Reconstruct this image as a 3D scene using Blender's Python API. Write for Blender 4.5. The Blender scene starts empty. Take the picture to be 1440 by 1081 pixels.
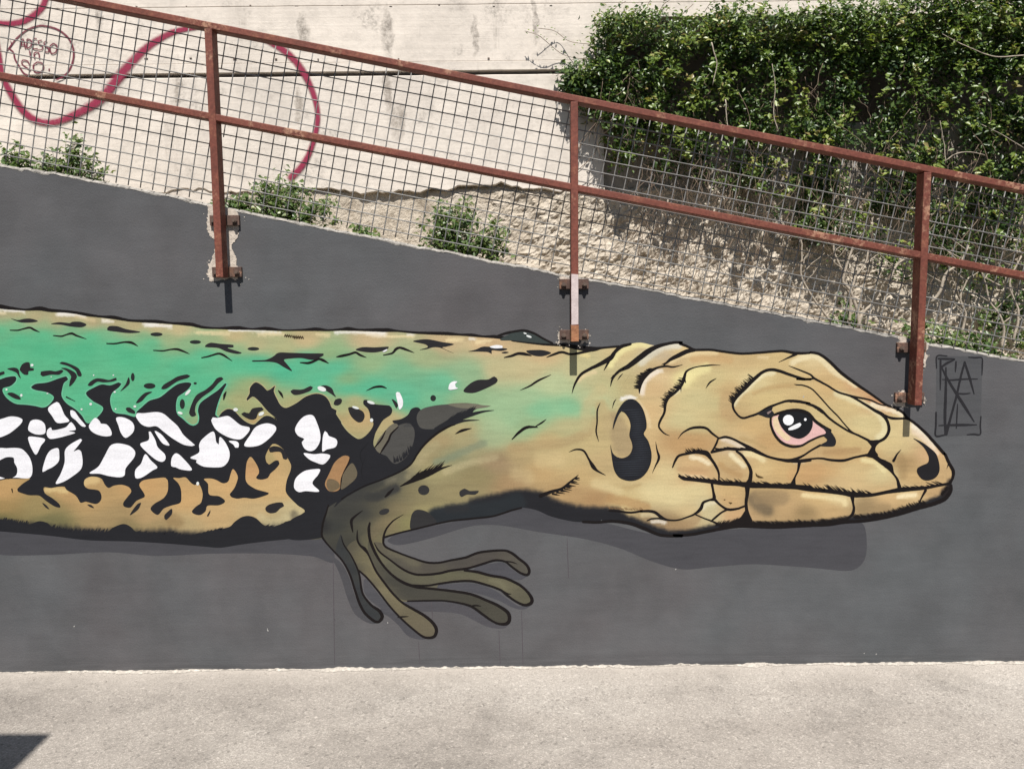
import bpy, math, random
import numpy as np
from mathutils import Vector, noise
from mathutils.geometry import delaunay_2d_cdt, tessellate_polygon

random.seed(7)
rng = np.random.default_rng(7)
scene = bpy.context.scene

# ------------------------------------------------------------------ camera
F_PX, W_PX, H_PX = 1100.0, 1440.0, 1081.0
PITCH, ROLL = math.radians(5.7), 0.0104
CAM = Vector((0.0, -3.344, 1.60))
fwd = Vector((0, math.cos(PITCH), -math.sin(PITCH)))
x0 = Vector((1, 0, 0)); u0 = x0.cross(fwd)
right = x0*math.cos(ROLL) - u0*math.sin(ROLL)
up = x0*math.sin(ROLL) + u0*math.cos(ROLL)
cam_data = bpy.data.cameras.new('camera')
cam_data.sensor_width = 36.0; cam_data.lens = 36.0*F_PX/W_PX
cam_data.clip_start = 0.05; cam_data.clip_end = 400
cam = bpy.data.objects.new('camera', cam_data); scene.collection.objects.link(cam)
from mathutils import Matrix
m3 = Matrix((right, up, -fwd)).transposed()
cam.matrix_world = Matrix.Translation(CAM) @ m3.to_4x4()
scene.camera = cam

# ------------------------------------------------------------------ sky, sun, exposure
SUN_EL = math.radians(58.5)
world = bpy.data.worlds.new('World'); scene.world = world; world.use_nodes = True
wn = world.node_tree.nodes; wl = world.node_tree.links
bg = wn.get('Background') or wn.new('ShaderNodeBackground')
sky = wn.new('ShaderNodeTexSky'); sky.sky_type = 'NISHITA'; sky.sun_disc = False
sky.sun_elevation = SUN_EL; sky.sun_rotation = math.pi; sky.dust_density = 0.6
wl.new(sky.outputs['Color'], bg.inputs['Color']); bg.inputs['Strength'].default_value = 0.05
sun_d = bpy.data.lights.new('sun', 'SUN'); sun_d.energy = 5.0; sun_d.angle = math.radians(0.53)
sun_d.color = (1.0, 0.955, 0.89)
sun = bpy.data.objects.new('sun', sun_d); scene.collection.objects.link(sun)
sun.rotation_euler = Vector((0.0, math.cos(SUN_EL), -math.sin(SUN_EL))).to_track_quat('-Z', 'Y').to_euler()
sun.location = (0, -6, 9)
scene.view_settings.view_transform = 'Standard'; scene.view_settings.look = 'None'
scene.view_settings.gamma = 1.0; scene.view_settings.exposure = 0.55
scene.view_settings.use_curve_mapping = False
GAIN = (1.50, 1.47, 1.44)      # what a full-white surface facing like the painted wall gives back

# ------------------------------------------------------------------ helpers
col = scene.collection
def ray(px, py):
    return fwd*F_PX + right*(px - W_PX/2) + up*(H_PX/2 - py)
def on_y(px, py, Y=0.0):
    d = ray(px, py); t = (Y - CAM.y)/d.y
    return CAM + d*t
def on_z(px, py, Z=0.0):
    d = ray(px, py); t = (Z - CAM.z)/d.z
    return CAM + d*t
def on_y_np(p, Y):
    p = np.asarray(p, float)
    d = (np.array(fwd)*F_PX)[None] + np.outer(p[:, 0]-W_PX/2, np.array(right)) + np.outer(H_PX/2-p[:, 1], np.array(up))
    t = (Y - CAM.y)/d[:, 1]
    return np.array(CAM)[None] + d*t[:, None]
def lin(c):
    c = np.asarray(c, float)/255.0
    return np.where(c <= 0.04045, c/12.92, ((c+0.055)/1.055)**2.4)
def paint(c):                     # colour of the paint that reads as photo colour c
    return np.clip(lin(c)/np.array(GAIN), 0.004, 0.86)

def link(name, me, mat=None, parent=None):
    o = bpy.data.objects.new(name, me); col.objects.link(o)
    if mat is not None and me is not None and not me.materials: me.materials.append(mat)
    if parent is not None: o.parent = parent; o.matrix_parent_inverse = Matrix()
    return o
def empty(name, label, cat, group=None, loc=(0, 0, 0)):
    o = bpy.data.objects.new(name, None); col.objects.link(o); o.location = loc
    return tag(o, label, cat, group)
def tag(o, label=None, cat=None, group=None, kind=None):
    if label: o['label'] = label
    if cat: o['category'] = cat
    if group: o['group'] = group
    if kind: o['kind'] = kind
    return o
class MB:
    def __init__(s): s.v = []; s.f = []
    def add(s, vs, fs):
        b = len(s.v); s.v.extend([tuple(v) for v in vs]); s.f.extend([tuple(i+b for i in f) for f in fs])
    def box(s, c, sx, sy, sz, ax=None):
        ax = ax or (Vector((1, 0, 0)), Vector((0, 1, 0)), Vector((0, 0, 1)))
        c = Vector(c); vs = []
        for k in (-1, 1):
            for j in (-1, 1):
                for i in (-1, 1):
                    vs.append(c + ax[0]*(i*sx/2) + ax[1]*(j*sy/2) + ax[2]*(k*sz/2))
        s.add(vs, [(0, 2, 3, 1), (4, 5, 7, 6), (0, 1, 5, 4), (2, 6, 7, 3), (0, 4, 6, 2), (1, 3, 7, 5)])
    def tube(s, pts, radii, n=6, cap=True):
        pts = [Vector(p) for p in pts]
        if not hasattr(radii, '__len__'): radii = [radii]*len(pts)
        vs = []; fs = []
        for i, p in enumerate(pts):
            t = (pts[min(i+1, len(pts)-1)] - pts[max(i-1, 0)])
            t = t.normalized() if t.length > 1e-9 else Vector((0, 0, 1))
            a = t.orthogonal().normalized() if abs(t.x) > .9 else (Vector((1, 0, 0)) - t*t.x).normalized()
            b = t.cross(a)
            for k in range(n):
                w = 2*math.pi*k/n
                vs.append(p + (a*math.cos(w) + b*math.sin(w))*radii[i])
        for i in range(len(pts)-1):
            for k in range(n):
                fs.append((i*n+k, i*n+(k+1) % n, (i+1)*n+(k+1) % n, (i+1)*n+k))
        if cap:
            fs.append(tuple(range(n-1, -1, -1))); fs.append(tuple((len(pts)-1)*n+k for k in range(n)))
        s.add(vs, fs)
    def build(s, name, mat, parent=None, smooth=False, bevel=0.0):
        me = bpy.data.meshes.new(name); me.from_pydata(s.v, [], s.f)
        if smooth: me.polygons.foreach_set('use_smooth', [True]*len(me.polygons))
        me.update(); o = link(name, me, mat, parent)
        if bevel:
            b = o.modifiers.new('bevel', 'BEVEL'); b.width = bevel; b.segments = 2; b.limit_method = 'ANGLE'
        return o

# ------------------------------------------------------------------ materials
def new_mat(name):
    m = bpy.data.materials.new(name); m.use_nodes = True
    nt = m.node_tree; b = nt.nodes['Principled BSDF']
    return m, nt, b
class NT:
    def __init__(s, nt): s.nt = nt; s._co = None
    def n(s, t, **kw):
        x = s.nt.nodes.new(t)
        for k, v in kw.items(): setattr(x, k, v)
        return x
    def l(s, a, b): s.nt.links.new(a, b)
    def co(s):
        if not s._co: s._co = s.n('ShaderNodeTexCoord')
        return s._co.outputs['Object']
    def map(s, scale):
        m = s.n('ShaderNodeMapping'); m.inputs['Scale'].default_value = scale; s.l(s.co(), m.inputs['Vector']); return m.outputs[0]
    def noise(s, scale, detail=4, rough=.55, vec=None, dist=0):
        t = s.n('ShaderNodeTexNoise'); t.inputs['Scale'].default_value = scale; t.inputs['Detail'].default_value = detail
        t.inputs['Roughness'].default_value = rough; t.inputs['Distortion'].default_value = dist
        s.l(vec if vec else s.co(), t.inputs['Vector']); return t.outputs['Fac']
    def voro(s, scale, vec=None, feat='F1', out='Distance'):
        t = s.n('ShaderNodeTexVoronoi'); t.feature = feat; t.inputs['Scale'].default_value = scale
        s.l(vec if vec else s.co(), t.inputs['Vector']); return t.outputs[out]
    def ramp(s, fac, stops):
        r = s.n('ShaderNodeValToRGB'); el = r.color_ramp.elements
        while len(el) > 1: el.remove(el[-1])
        for i, (p, c) in enumerate(stops):
            e = el[0] if i == 0 else el.new(p)
            e.position = p
            e.color = (c, c, c, 1) if not hasattr(c, '__len__') else (*c, 1)
        s.l(fac, r.inputs[0]); return r.outputs['Color']
    def mix(s, fac, a, b, mode='MIX'):
        m = s.n('ShaderNodeMix'); m.data_type = 'RGBA'; m.blend_type = mode
        for sock, v in ((m.inputs[0], fac), (m.inputs[6], a), (m.inputs[7], b)):
            if hasattr(v, 'is_linked'): s.l(v, sock)
            elif hasattr(v, '__len__'): sock.default_value = (*v, 1) if len(v) == 3 else v
            else: sock.default_value = v if sock.type == 'VALUE' else (v, v, v, 1)
        return m.outputs[2]
    def math(s, op, a, b=None, clamp=False):
        m = s.n('ShaderNodeMath'); m.operation = op; m.use_clamp = clamp
        for sock, v in ((m.inputs[0], a), (m.inputs[1], b)):
            if v is None: continue
            if hasattr(v, 'is_linked'): s.l(v, sock)
            else: sock.default_value = v
        return m.outputs[0]
    def bump(s, h, strength, dist, bsdf, prev=None):
        b = s.n('ShaderNodeBump'); b.inputs['Strength'].default_value = strength; b.inputs['Distance'].default_value = dist
        s.l(h, b.inputs['Height'])
        if prev: s.l(prev, b.inputs['Normal'])
        s.l(b.outputs[0], bsdf.inputs['Normal']); return b.outputs[0]

def mat_paint():
    m, nt, b = new_mat('mural_paint'); N = NT(nt)
    a = N.n('ShaderNodeAttribute'); a.attribute_name = 'Col'
    br = N.noise(9, 5, .6, N.map((.5, 1, 2.2)))
    fine = N.noise(160, 3, .6)
    v = N.ramp(br, [(.25, .88), (.5, 1.0), (.8, 1.10)])
    c = N.mix(1.0, a.outputs['Color'], v, 'MULTIPLY')
    v2 = N.ramp(fine, [(.3, .91), (.7, 1.07)])
    c = N.mix(1.0, c, v2, 'MULTIPLY')
    str_ = N.noise(30, 5, .7, N.map((.28, 1, 2.4)))
    c = N.mix(1.0, c, N.ramp(str_, [(.28, .90), (.5, 1.0), (.72, 1.06)]), 'MULTIPLY')
    pit = N.math('MULTIPLY', N.ramp(N.voro(70), [(0, 1), (.09, 0)]), N.ramp(N.noise(6, 3), [(.52, 0), (.62, 1)]))
    c = N.mix(N.math('MULTIPLY', pit, .45), c, (.05, .05, .05))
    N.l(c, b.inputs['Base Color']); b.inputs['Roughness'].default_value = .66
    b.inputs['Specular IOR Level'].default_value = .14
    N.bump(fine, .12, .002, b)
    return m
def mat_wall():
    m, nt, b = new_mat('grey_wall_paint'); N = NT(nt)
    big = N.noise(.9, 4, .55)
    mid = N.noise(4.2, 6, .62)
    c = N.mix(N.ramp(big, [(.35, 0), (.65, 1)]), paint((102, 98, 99)), paint((100, 103, 105)))
    c = N.mix(N.math('MULTIPLY', N.ramp(N.noise(.45, 3, .5, N.map((1, 1, 1.3))), [(.35, 0), (.7, 1)]), .6), c, paint((94, 92, 93)))
    v = N.ramp(mid, [(.25, .84), (.5, 1.0), (.75, 1.13)])
    c = N.mix(1.0, c, v, 'MULTIPLY')
    brush = N.noise(14, 4, .65, N.map((.35, 1, 2.6)))
    c = N.mix(1.0, c, N.ramp(brush, [(.3, .95), (.7, 1.05)]), 'MULTIPLY')
    patch = N.noise(2.6, 3, .5)
    c = N.mix(1.0, c, N.ramp(patch, [(.40, .93), (.47, 1.0), (.60, 1.0), (.66, 1.06)]), 'MULTIPLY')
    # pale scuffs and pin chips
    sp = N.voro(34); msk = N.ramp(sp, [(0, 1), (.045, 0)])
    keep = N.ramp(N.noise(2.2, 2), [(.56, 0), (.66, 1)])
    c = N.mix(N.math('MULTIPLY', N.math('MULTIPLY', msk, keep), .55), c, (.30, .29, .28))
    pit = N.math('MULTIPLY', N.ramp(N.voro(60), [(0, 1), (.08, 0)]), N.ramp(N.noise(5, 3), [(.5, 0), (.6, 1)]))
    c = N.mix(N.math('MULTIPLY', pit, .5), c, (.035, .035, .036))
    # broad brush sweeps and scuffing along the foot of the wall
    zz = N.n('ShaderNodeSeparateXYZ'); N.l(N.co(), zz.inputs[0])
    low = N.ramp(N.math('ADD', zz.outputs[2], N.math('MULTIPLY', N.noise(4, 4, .6), .06)), [(.03, 1), (.11, 0)])
    sweep = N.ramp(N.noise(16, 5, .7, N.map((.12, 1, 3.2))), [(.42, 0), (.58, 1)])
    c = N.mix(N.math('MULTIPLY', N.math('MULTIPLY', low, sweep), .55), c, (.045, .045, .047))
    sweep2 = N.ramp(N.noise(19, 5, .7, N.map((.10, 1, 3.6))), [(.60, 0), (.68, 1)])
    c = N.mix(N.math('MULTIPLY', N.math('MULTIPLY', low, sweep2), .35), c, (.26, .25, .24))
    N.l(c, b.inputs['Base Color']); b.inputs['Roughness'].default_value = .66
    b.inputs['Specular IOR Level'].default_value = .15
    h = N.mix(.4, N.noise(120, 5, .65), N.noise(9, 5, .6))
    N.bump(h, .38, .006, b)
    return m
def mat_ground():
    m, nt, b = new_mat('pale_asphalt'); N = NT(nt)
    big = N.noise(1.1, 5, .6, N.map((.6, 1.4, 1)))
    agg = N.voro(210, out='Color'); sep = N.n('ShaderNodeSeparateColor'); N.l(agg, sep.inputs[0])
    agg2 = N.voro(95, out='Color'); sep2 = N.n('ShaderNodeSeparateColor'); N.l(agg2, sep2.inputs[0])
    c = N.ramp(big, [(.3, (.220, .199, .178)), (.5, (.285, .259, .232)), (.72, (.36, .332, .300))])
    v = N.ramp(sep.outputs[0], [(0, .60), (.2, .90), (.72, 1.05), (1, 1.55)])
    c = N.mix(.6, c, v, 'MULTIPLY')
    v = N.ramp(sep2.outputs[1], [(0, .62), (.07, .96), (.9, 1.02), (1, 1.3)])
    c = N.mix(.8, c, v, 'MULTIPLY')
    pat = N.ramp(N.noise(16, 6, .7), [(.6, 0), (.72, 1)])
    c = N.mix(N.math('MULTIPLY', pat, .35), c, (.42, .39, .34))
    st = N.ramp(N.noise(2.6, 7, .72), [(.32, .62), (.50, 1.0), (.7, 1.1)])
    c = N.mix(.7, c, st, 'MULTIPLY')
    # pale plaster dust swept along the foot of the wall
    sep3 = N.n('ShaderNodeSeparateXYZ'); N.l(N.co(), sep3.inputs[0])
    near = N.ramp(N.math('ADD', N.math('MULTIPLY', sep3.outputs[1], -1.0), N.math('MULTIPLY', N.noise(5, 6, .7), .22)), [(.07, 1), (.16, .45), (.34, 0)])
    c = N.mix(N.math('MULTIPLY', near, .7), c, (.48, .435, .385))
    dots = N.math('MULTIPLY', N.ramp(N.voro(30), [(0, 1), (.10, 0)]), N.ramp(N.noise(3, 3), [(.52, 0), (.6, 1)]))
    c = N.mix(N.math('MULTIPLY', dots, .8), c, (.06, .05, .045))
    N.l(c, b.inputs['Base Color']); b.inputs['Roughness'].default_value = .9
    b.inputs['Specular IOR Level'].default_value = .15
    h = N.mix(.45, N.voro(210), N.noise(60, 5, .7))
    N.bump(h, .5, .006, b)
    return m
def mat_concrete(name, base, dark, stain=1.0, bump=.35, stains=()):
    m, nt, b = new_mat(name); N = NT(nt)
    g = N.noise(2.2, 6, .6)
    c = N.mix(N.ramp(g, [(.3, 0), (.7, 1)]), base, tuple(x*.84 for x in base))
    streak = N.noise(3.0, 5, .7, N.map((2.2, 1, .28)))
    sm = N.ramp(streak, [(.60, 0), (.74, 1)])
    grit = N.ramp(N.noise(26, 5, .75), [(.42, 0), (.62, 1)])
    c = N.mix(N.math('MULTIPLY', N.math('MULTIPLY', sm, grit), .85*stain), c, dark)
    c = N.mix(1.0, c, N.ramp(N.noise(13, 7, .75), [(.3, .84), (.5, 1.0), (.75, 1.05)]), 'MULTIPLY')
    blot = N.math('MULTIPLY', N.ramp(N.noise(6, 6, .7), [(.56, 0), (.68, 1)]), N.ramp(N.noise(60, 4, .7), [(.4, 0), (.6, 1)]))
    c = N.mix(N.math('MULTIPLY', blot, .7), c, tuple(x*.42 for x in base))
    wash = N.ramp(N.noise(2.4, 5, .65, N.map((1.6, 1, .5))), [(.48, 0), (.72, 1)])
    c = N.mix(N.math('MULTIPLY', wash, .35), c, tuple(x*.55 for x in base))
    pin = N.ramp(N.voro(24), [(0, 1), (.06, 0)])
    pk = N.ramp(N.noise(4, 3), [(.5, 0), (.6, 1)])
    c = N.mix(N.math('MULTIPLY', N.math('MULTIPLY', pin, pk), .6), c, dark)
    if stains:
        sx = N.n('ShaderNodeSeparateXYZ'); N.l(N.co(), sx.inputs[0])
        wob = N.math('MULTIPLY', N.math('SUBTRACT', N.noise(9, 5, .7), .5), .09)
        g2 = N.ramp(N.noise(34, 6, .78), [(.40, 0), (.60, 1)])
        for px_, py_, wx, wz in stains:
            p = on_y(px_, py_, 1.10)
            dx = N.math('DIVIDE', N.math('ADD', N.math('SUBTRACT', sx.outputs[0], p.x), wob), wx)
            dz = N.math('DIVIDE', N.math('SUBTRACT', sx.outputs[2], p.z), wz)
            d = N.math('ADD', N.math('MULTIPLY', dx, dx), N.math('MULTIPLY', dz, dz))
            mk = N.ramp(d, [(0, 1), (.5, .7), (1, 0)])
            c = N.mix(N.math('MULTIPLY', N.math('MULTIPLY', mk, g2), .75), c, dark)
            c = N.mix(N.math('MULTIPLY', mk, .22), c, dark)
    board = N.noise(1, 4, .6, N.map((.6, 1, 26)))
    c = N.mix(1.0, c, N.ramp(board, [(.3, .96), (.7, 1.03)]), 'MULTIPLY')
    N.l(c, b.inputs['Base Color']); b.inputs['Roughness'].default_value = .9
    b.inputs['Specular IOR Level'].default_value = .1
    h = N.mix(.5, N.noise(40, 6, .65), board)
    N.bump(h, bump, .012, b)
    return m
def mat_rock():
    m, nt, b = new_mat('crumbling_rubble'); N = NT(nt)
    c = N.ramp(N.noise(7, 8, .7), [(.28, (.30, .25, .19)), (.45, (.55, .48, .39)), (.7, (.68, .61, .52))])
    c = N.mix(.6, c, N.ramp(N.noise(30, 6, .75), [(.3, .70), (.6, 1.06)]), 'MULTIPLY')
    N.l(c, b.inputs['Base Color']); b.inputs['Roughness'].default_value = .95
    b.inputs['Specular IOR Level'].default_value = .05
    N.bump(N.noise(55, 8, .75), .9, .02, b)
    return m
def mat_rust(name='rusty_red_paint', base=(.165, .050, .034), rust=(.26, .105, .06), amt=.45):
    m, nt, b = new_mat(name); N = NT(nt)
    c = N.mix(N.ramp(N.noise(7, 5, .65), [(.4, 0), (.7, 1)]), base, tuple(x*.74 for x in base))
    r = N.ramp(N.noise(11, 8, .75), [(.62-.2*amt, 0), (.74-.16*amt, 1)])
    c = N.mix(N.math('MULTIPLY', r, .75), c, rust)
    worn = N.math('MULTIPLY', N.ramp(N.noise(4.5, 7, .75), [(.56, 0), (.62, 1)]), N.ramp(N.noise(45, 5, .7), [(.42, 0), (.52, 1)]))
    c = N.mix(N.math('MULTIPLY', worn, .8), c, (.36, .20, .13))
    sp = N.ramp(N.noise(90, 3, .6), [(.3, .74), (.7, 1.22)])
    c = N.mix(1.0, c, sp, 'MULTIPLY')
    N.l(c, b.inputs['Base Color']); b.inputs['Roughness'].default_value = .65
    b.inputs['Specular IOR Level'].default_value = .3
    N.bump(N.noise(120, 4, .65), .35, .003, b)
    return m
def mat_simple(name, c, rough=.7, spec=.3, var=.15, scale=30, bump=0.0, metal=0.0):
    m, nt, b = new_mat(name); N = NT(nt)
    o = N.mix(1.0, c, N.ramp(N.noise(scale, 5, .65), [(.25, 1-var), (.75, 1+var)]), 'MULTIPLY')
    N.l(o, b.inputs['Base Color']); b.inputs['Roughness'].default_value = rough
    b.inputs['Specular IOR Level'].default_value = spec; b.inputs['Metallic'].default_value = metal
    if bump: N.bump(N.noise(scale*3, 5, .7), bump, .006, b)
    return m
def mat_leaf(name, stops, trans=.25):
    m, nt, b = new_mat(name); N = NT(nt)
    a = N.n('ShaderNodeAttribute'); a.attribute_name = 'rnd'
    c = N.ramp(a.outputs['Fac'], stops)
    N.l(c, b.inputs['Base Color']); b.inputs['Roughness'].default_value = .38
    b.inputs['Specular IOR Level'].default_value = .5
    tr = N.n('ShaderNodeBsdfTranslucent'); N.l(N.mix(1.0, c, (1.25, 1.35, .6), 'MULTIPLY'), tr.inputs['Color'])
    mx = N.n('ShaderNodeMixShader'); mx.inputs[0].default_value = trans
    N.l(b.outputs[0], mx.inputs[1]); N.l(tr.outputs[0], mx.inputs[2])
    N.l(mx.outputs[0], nt.nodes['Material Output'].inputs['Surface'])
    return m
def mat_spray(name, c):
    m, nt, b = new_mat(name); N = NT(nt)
    a = N.n('ShaderNodeAttribute'); a.attribute_name = 'alpha'
    g = N.ramp(N.noise(70, 4, .7), [(.3, .75), (.7, 1.15)])
    al = N.math('MULTIPLY', a.outputs['Fac'], g, True)
    b.inputs['Base Color'].default_value = (*c, 1); b.inputs['Roughness'].default_value = .8
    N.l(al, b.inputs['Alpha'])
    return m

M_PAINT = mat_paint(); M_WALL = mat_wall(); M_GROUND = mat_ground()
M_CONC = mat_concrete('cream_board_concrete', (.70, .635, .565), (.16, .14, .12), stains=[(427, 45, .030, .12), (545, 45, .035, .16), (752, 30, .018, .14), (140, 20, .02, .1), (668, 50, .02, .12)])
M_CONC2 = mat_concrete('cream_lower_concrete', (.68, .62, .555), (.20, .17, .14), .8, stains=[(545, 125, .03, .14), (560, 170, .05, .12), (420, 150, .025, .12), (250, 130, .02, .1)])
M_RECESS = mat_concrete('shaded_recess_concrete', (.14, .125, .11), (.05, .045, .04))  # shade behind the climber is put into this dark base colour
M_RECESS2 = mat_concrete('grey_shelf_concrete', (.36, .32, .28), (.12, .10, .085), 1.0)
M_ROCK = mat_rock()
M_RAIL = mat_rust(); M_PLATE = mat_rust('rusted_bracket', (.10, .062, .05), (.22, .115, .07), .5)
M_BARE = mat_rust('bare_rust', (.30, .13, .065), (.36, .18, .09), .9)
M_WIRE = mat_simple('galvanised_wire', (.17, .166, .16), .45, .5, .35, 60)
M_BOLT = mat_simple('bolt_steel', (.10, .07, .055), .6, .4, .3, 60)
M_PLASTER = mat_simple('bare_plaster', (.48, .42, .36), .95, .1, .35, 26, .8)
M_CHIP = mat_simple('chipped_white_edge', (.42, .385, .34), .95, .1, .45, 60, .7)
M_RIM = mat_simple('worn_grey_rim', (.27, .255, .235), .95, .1, .65, 46, .7)
M_TAPE = mat_simple('white_paint_smear', (.50, .42, .41), .8, .2, .16, 40, .3)
M_STEM = mat_simple('grey_bark', (.36, .31, .25), .9, .1, .35, 30, .6)
M_TWIG = mat_simple('dry_twig', (.20, .152, .115), .9, .1, .35, 40)
M_SPRAY = mat_spray('crimson_spray', (.24, .011, .048))
M_SPRAY2 = mat_spray('plum_spray', (.13, .010, .030))
M_IVY = mat_leaf('ivy_leaf', [(0, (.020, .045, .014)), (.45, (.055, .10, .022)), (.75, (.125, .185, .04)), (.95, (.22, .26, .06)), (1, (.24, .18, .08))])
M_SHRUB = mat_leaf('shrub_leaf', [(0, (.035, .075, .02)), (.5, (.085, .14, .035)), (1, (.17, .20, .06))])
M_CANVAS = mat_simple('caster_canvas', (.55, .50, .42), .9, .1, .08, 20)
M_POLE = mat_simple('caster_pole', (.25, .17, .10), .6, .3, .2, 20)
M_PEBBLE = mat_simple('pebble', (.30, .27, .24), .9, .15, .4, 60)
M_ROAD = mat_simple('dark_asphalt', (.055, .053, .051), .9, .2, .3, 60, .6)
M_KERB = mat_simple('kerb_granite', (.30, .28, .26), .85, .2, .2, 50, .4)
M_DIRT = mat_simple('ramp_dirt', (.30, .25, .19), .95, .05, .3, 12, .8)

# ------------------------------------------------------------------ ground
def grid_sheet(name, x0_, x1_, y0_, y1_, z, mat):
    me = bpy.data.meshes.new(name)
    me.from_pydata([(x0_, y0_, z), (x1_, y0_, z), (x1_, y1_, z), (x0_, y1_, z)], [], [(0, 1, 2, 3)])
    return link(name, me, mat)
tag(grid_sheet('pavement', -60, 60, -1.18, 60, 0.0, M_GROUND), kind='structure')
tag(grid_sheet('unseen_road', -60, 60, -60, -1.18, -.12, M_ROAD), kind='structure')  # unseen dark surface added behind the camera to cut light bouncing onto the wall
def unseen_kerb():  # unseen edge stones, added together with the dark surface behind the camera
    root = bpy.data.objects.new('unseen_kerb', None); col.objects.link(root); tag(root, kind='structure')
    for i in range(-6, 7):
        s = MB(); s.box((i*1.0, -1.24, -.058), .992, .12, .124); s.build('unseen_kerb_stone', M_KERB, root, bevel=.008)
unseen_kerb()

# mortar and paint crust where the wall meets the pavement
def crust():
    n = 700; vs = []; fs = []
    xs = np.linspace(-3.2, 3.2, n)
    for i, x in enumerate(xs):
        w = .012 + .022*noise.noise((x*2.1, 3, 0)) + .018*noise.noise((x*9, 5, 0)) + .012*noise.noise((x*37, 9, 0)) + .006*noise.noise((x*90, 2, 0))
        w = max(w, .0015)
        h = .006 + .010*noise.noise((x*6, 1, 2)) + .008*noise.noise((x*40, 4, 2))
        h = max(h, .003)
        vs += [(x, .004, h), (x, -w*.45, h*.75), (x, -w, .0015)]
        if i: b = 3*i; fs += [(b-3, b-2, b+1, b), (b-2, b-1, b+2, b+1)]
    me = bpy.data.meshes.new('mortar_crust'); me.from_pydata(vs, [], fs)
    return link('mortar_crust', me, M_CHIP)
tag(crust(), kind='structure')

# ------------------------------------------------------------------ front wall
TOP_PX = [(-420, 146), (0, 230), (100, 247), (200, 266), (285, 285), (337, 295.5), (480, 324), (660, 359), (784, 384), (825, 391),
          (880, 400), (1080, 437), (1260, 472), (1305, 482), (1440, 506), (1900, 592)]
tops = [on_y(x, y, 0.0) for x, y in TOP_PX]
txs = np.array([t.x for t in tops]); tzs = np.array([t.z for t in tops])
def top_z(x): return float(np.interp(x, txs, tzs))
WALL_T = 0.24
def front_wall():
    root = empty('retaining_wall', 'low grey painted retaining wall with a sloping chipped top edge', 'wall')
    xs = np.arange(txs[0], txs[-1], .012); vs = []; fs = []
    for i, x in enumerate(xs):
        z = top_z(x) + .006*noise.noise((x*6, 0, 0)) + .005*noise.noise((x*28, 2, 0)) - .012*max(0, noise.noise((x*9, 7, 0))-.35)
        z2 = z + .01*noise.noise((x*9, 4, 4))
        vs += [(x, 0, -.05), (x, 0, z-.012), (x, .010, z), (x, WALL_T, z2), (x, WALL_T, -.05)]
        if i:
            a = 5*(i-1); b = 5*i
            for k in range(4): fs.append((a+k, b+k, b+k+1, a+k+1))
    me = bpy.data.meshes.new('wall_body'); me.from_pydata(vs, [], [f[::-1] for f in fs])
    o = link('wall_body', me, M_WALL, root)
    # chipped pale rim along the top
    vs = []; fs = []
    for i, x in enumerate(xs):
        z = top_z(x) + .006*noise.noise((x*6, 0, 0)) + .005*noise.noise((x*28, 2, 0)) - .012*max(0, noise.noise((x*9, 7, 0))-.35)
        w = .001 + .006*noise.noise((x*13, 11, 0)) + .008*max(0, noise.noise((x*37, 13, 0)))
        w += .010*max(0, noise.noise((x*3.1, 21, 0))-.2)
        w = max(w, -.006)
        vs += [(x, -.0008, z-.010-w), (x, -.0016, z-.008), (x, .010, z+.0015), (x, WALL_T*.9, z+.006)]
        if i:
            a = 4*(i-1); b = 4*i
            for k in range(3): fs.append((a+k, a+k+1, b+k+1, b+k))
    me = bpy.data.meshes.new('bare_rim'); me.from_pydata(vs, [], fs); link('bare_rim', me, M_RIM, root)
    return root
WALL = front_wall()

# the ramp behind the wall
def ramp():
    vs = []; fs = []
    xs = np.linspace(-4.2, 4.2, 60)
    for i, x in enumerate(xs):
        z = top_z(x) - .22
        vs += [(x, WALL_T-.02, z), (x, 1.6, z)]
        if i: a = 2*(i-1); fs.append((a, a+2, a+3, a+1))
    me = bpy.data.meshes.new('path'); me.from_pydata(vs, [], fs); return tag(link('path', me, M_DIRT), kind='structure')
ramp()

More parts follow.
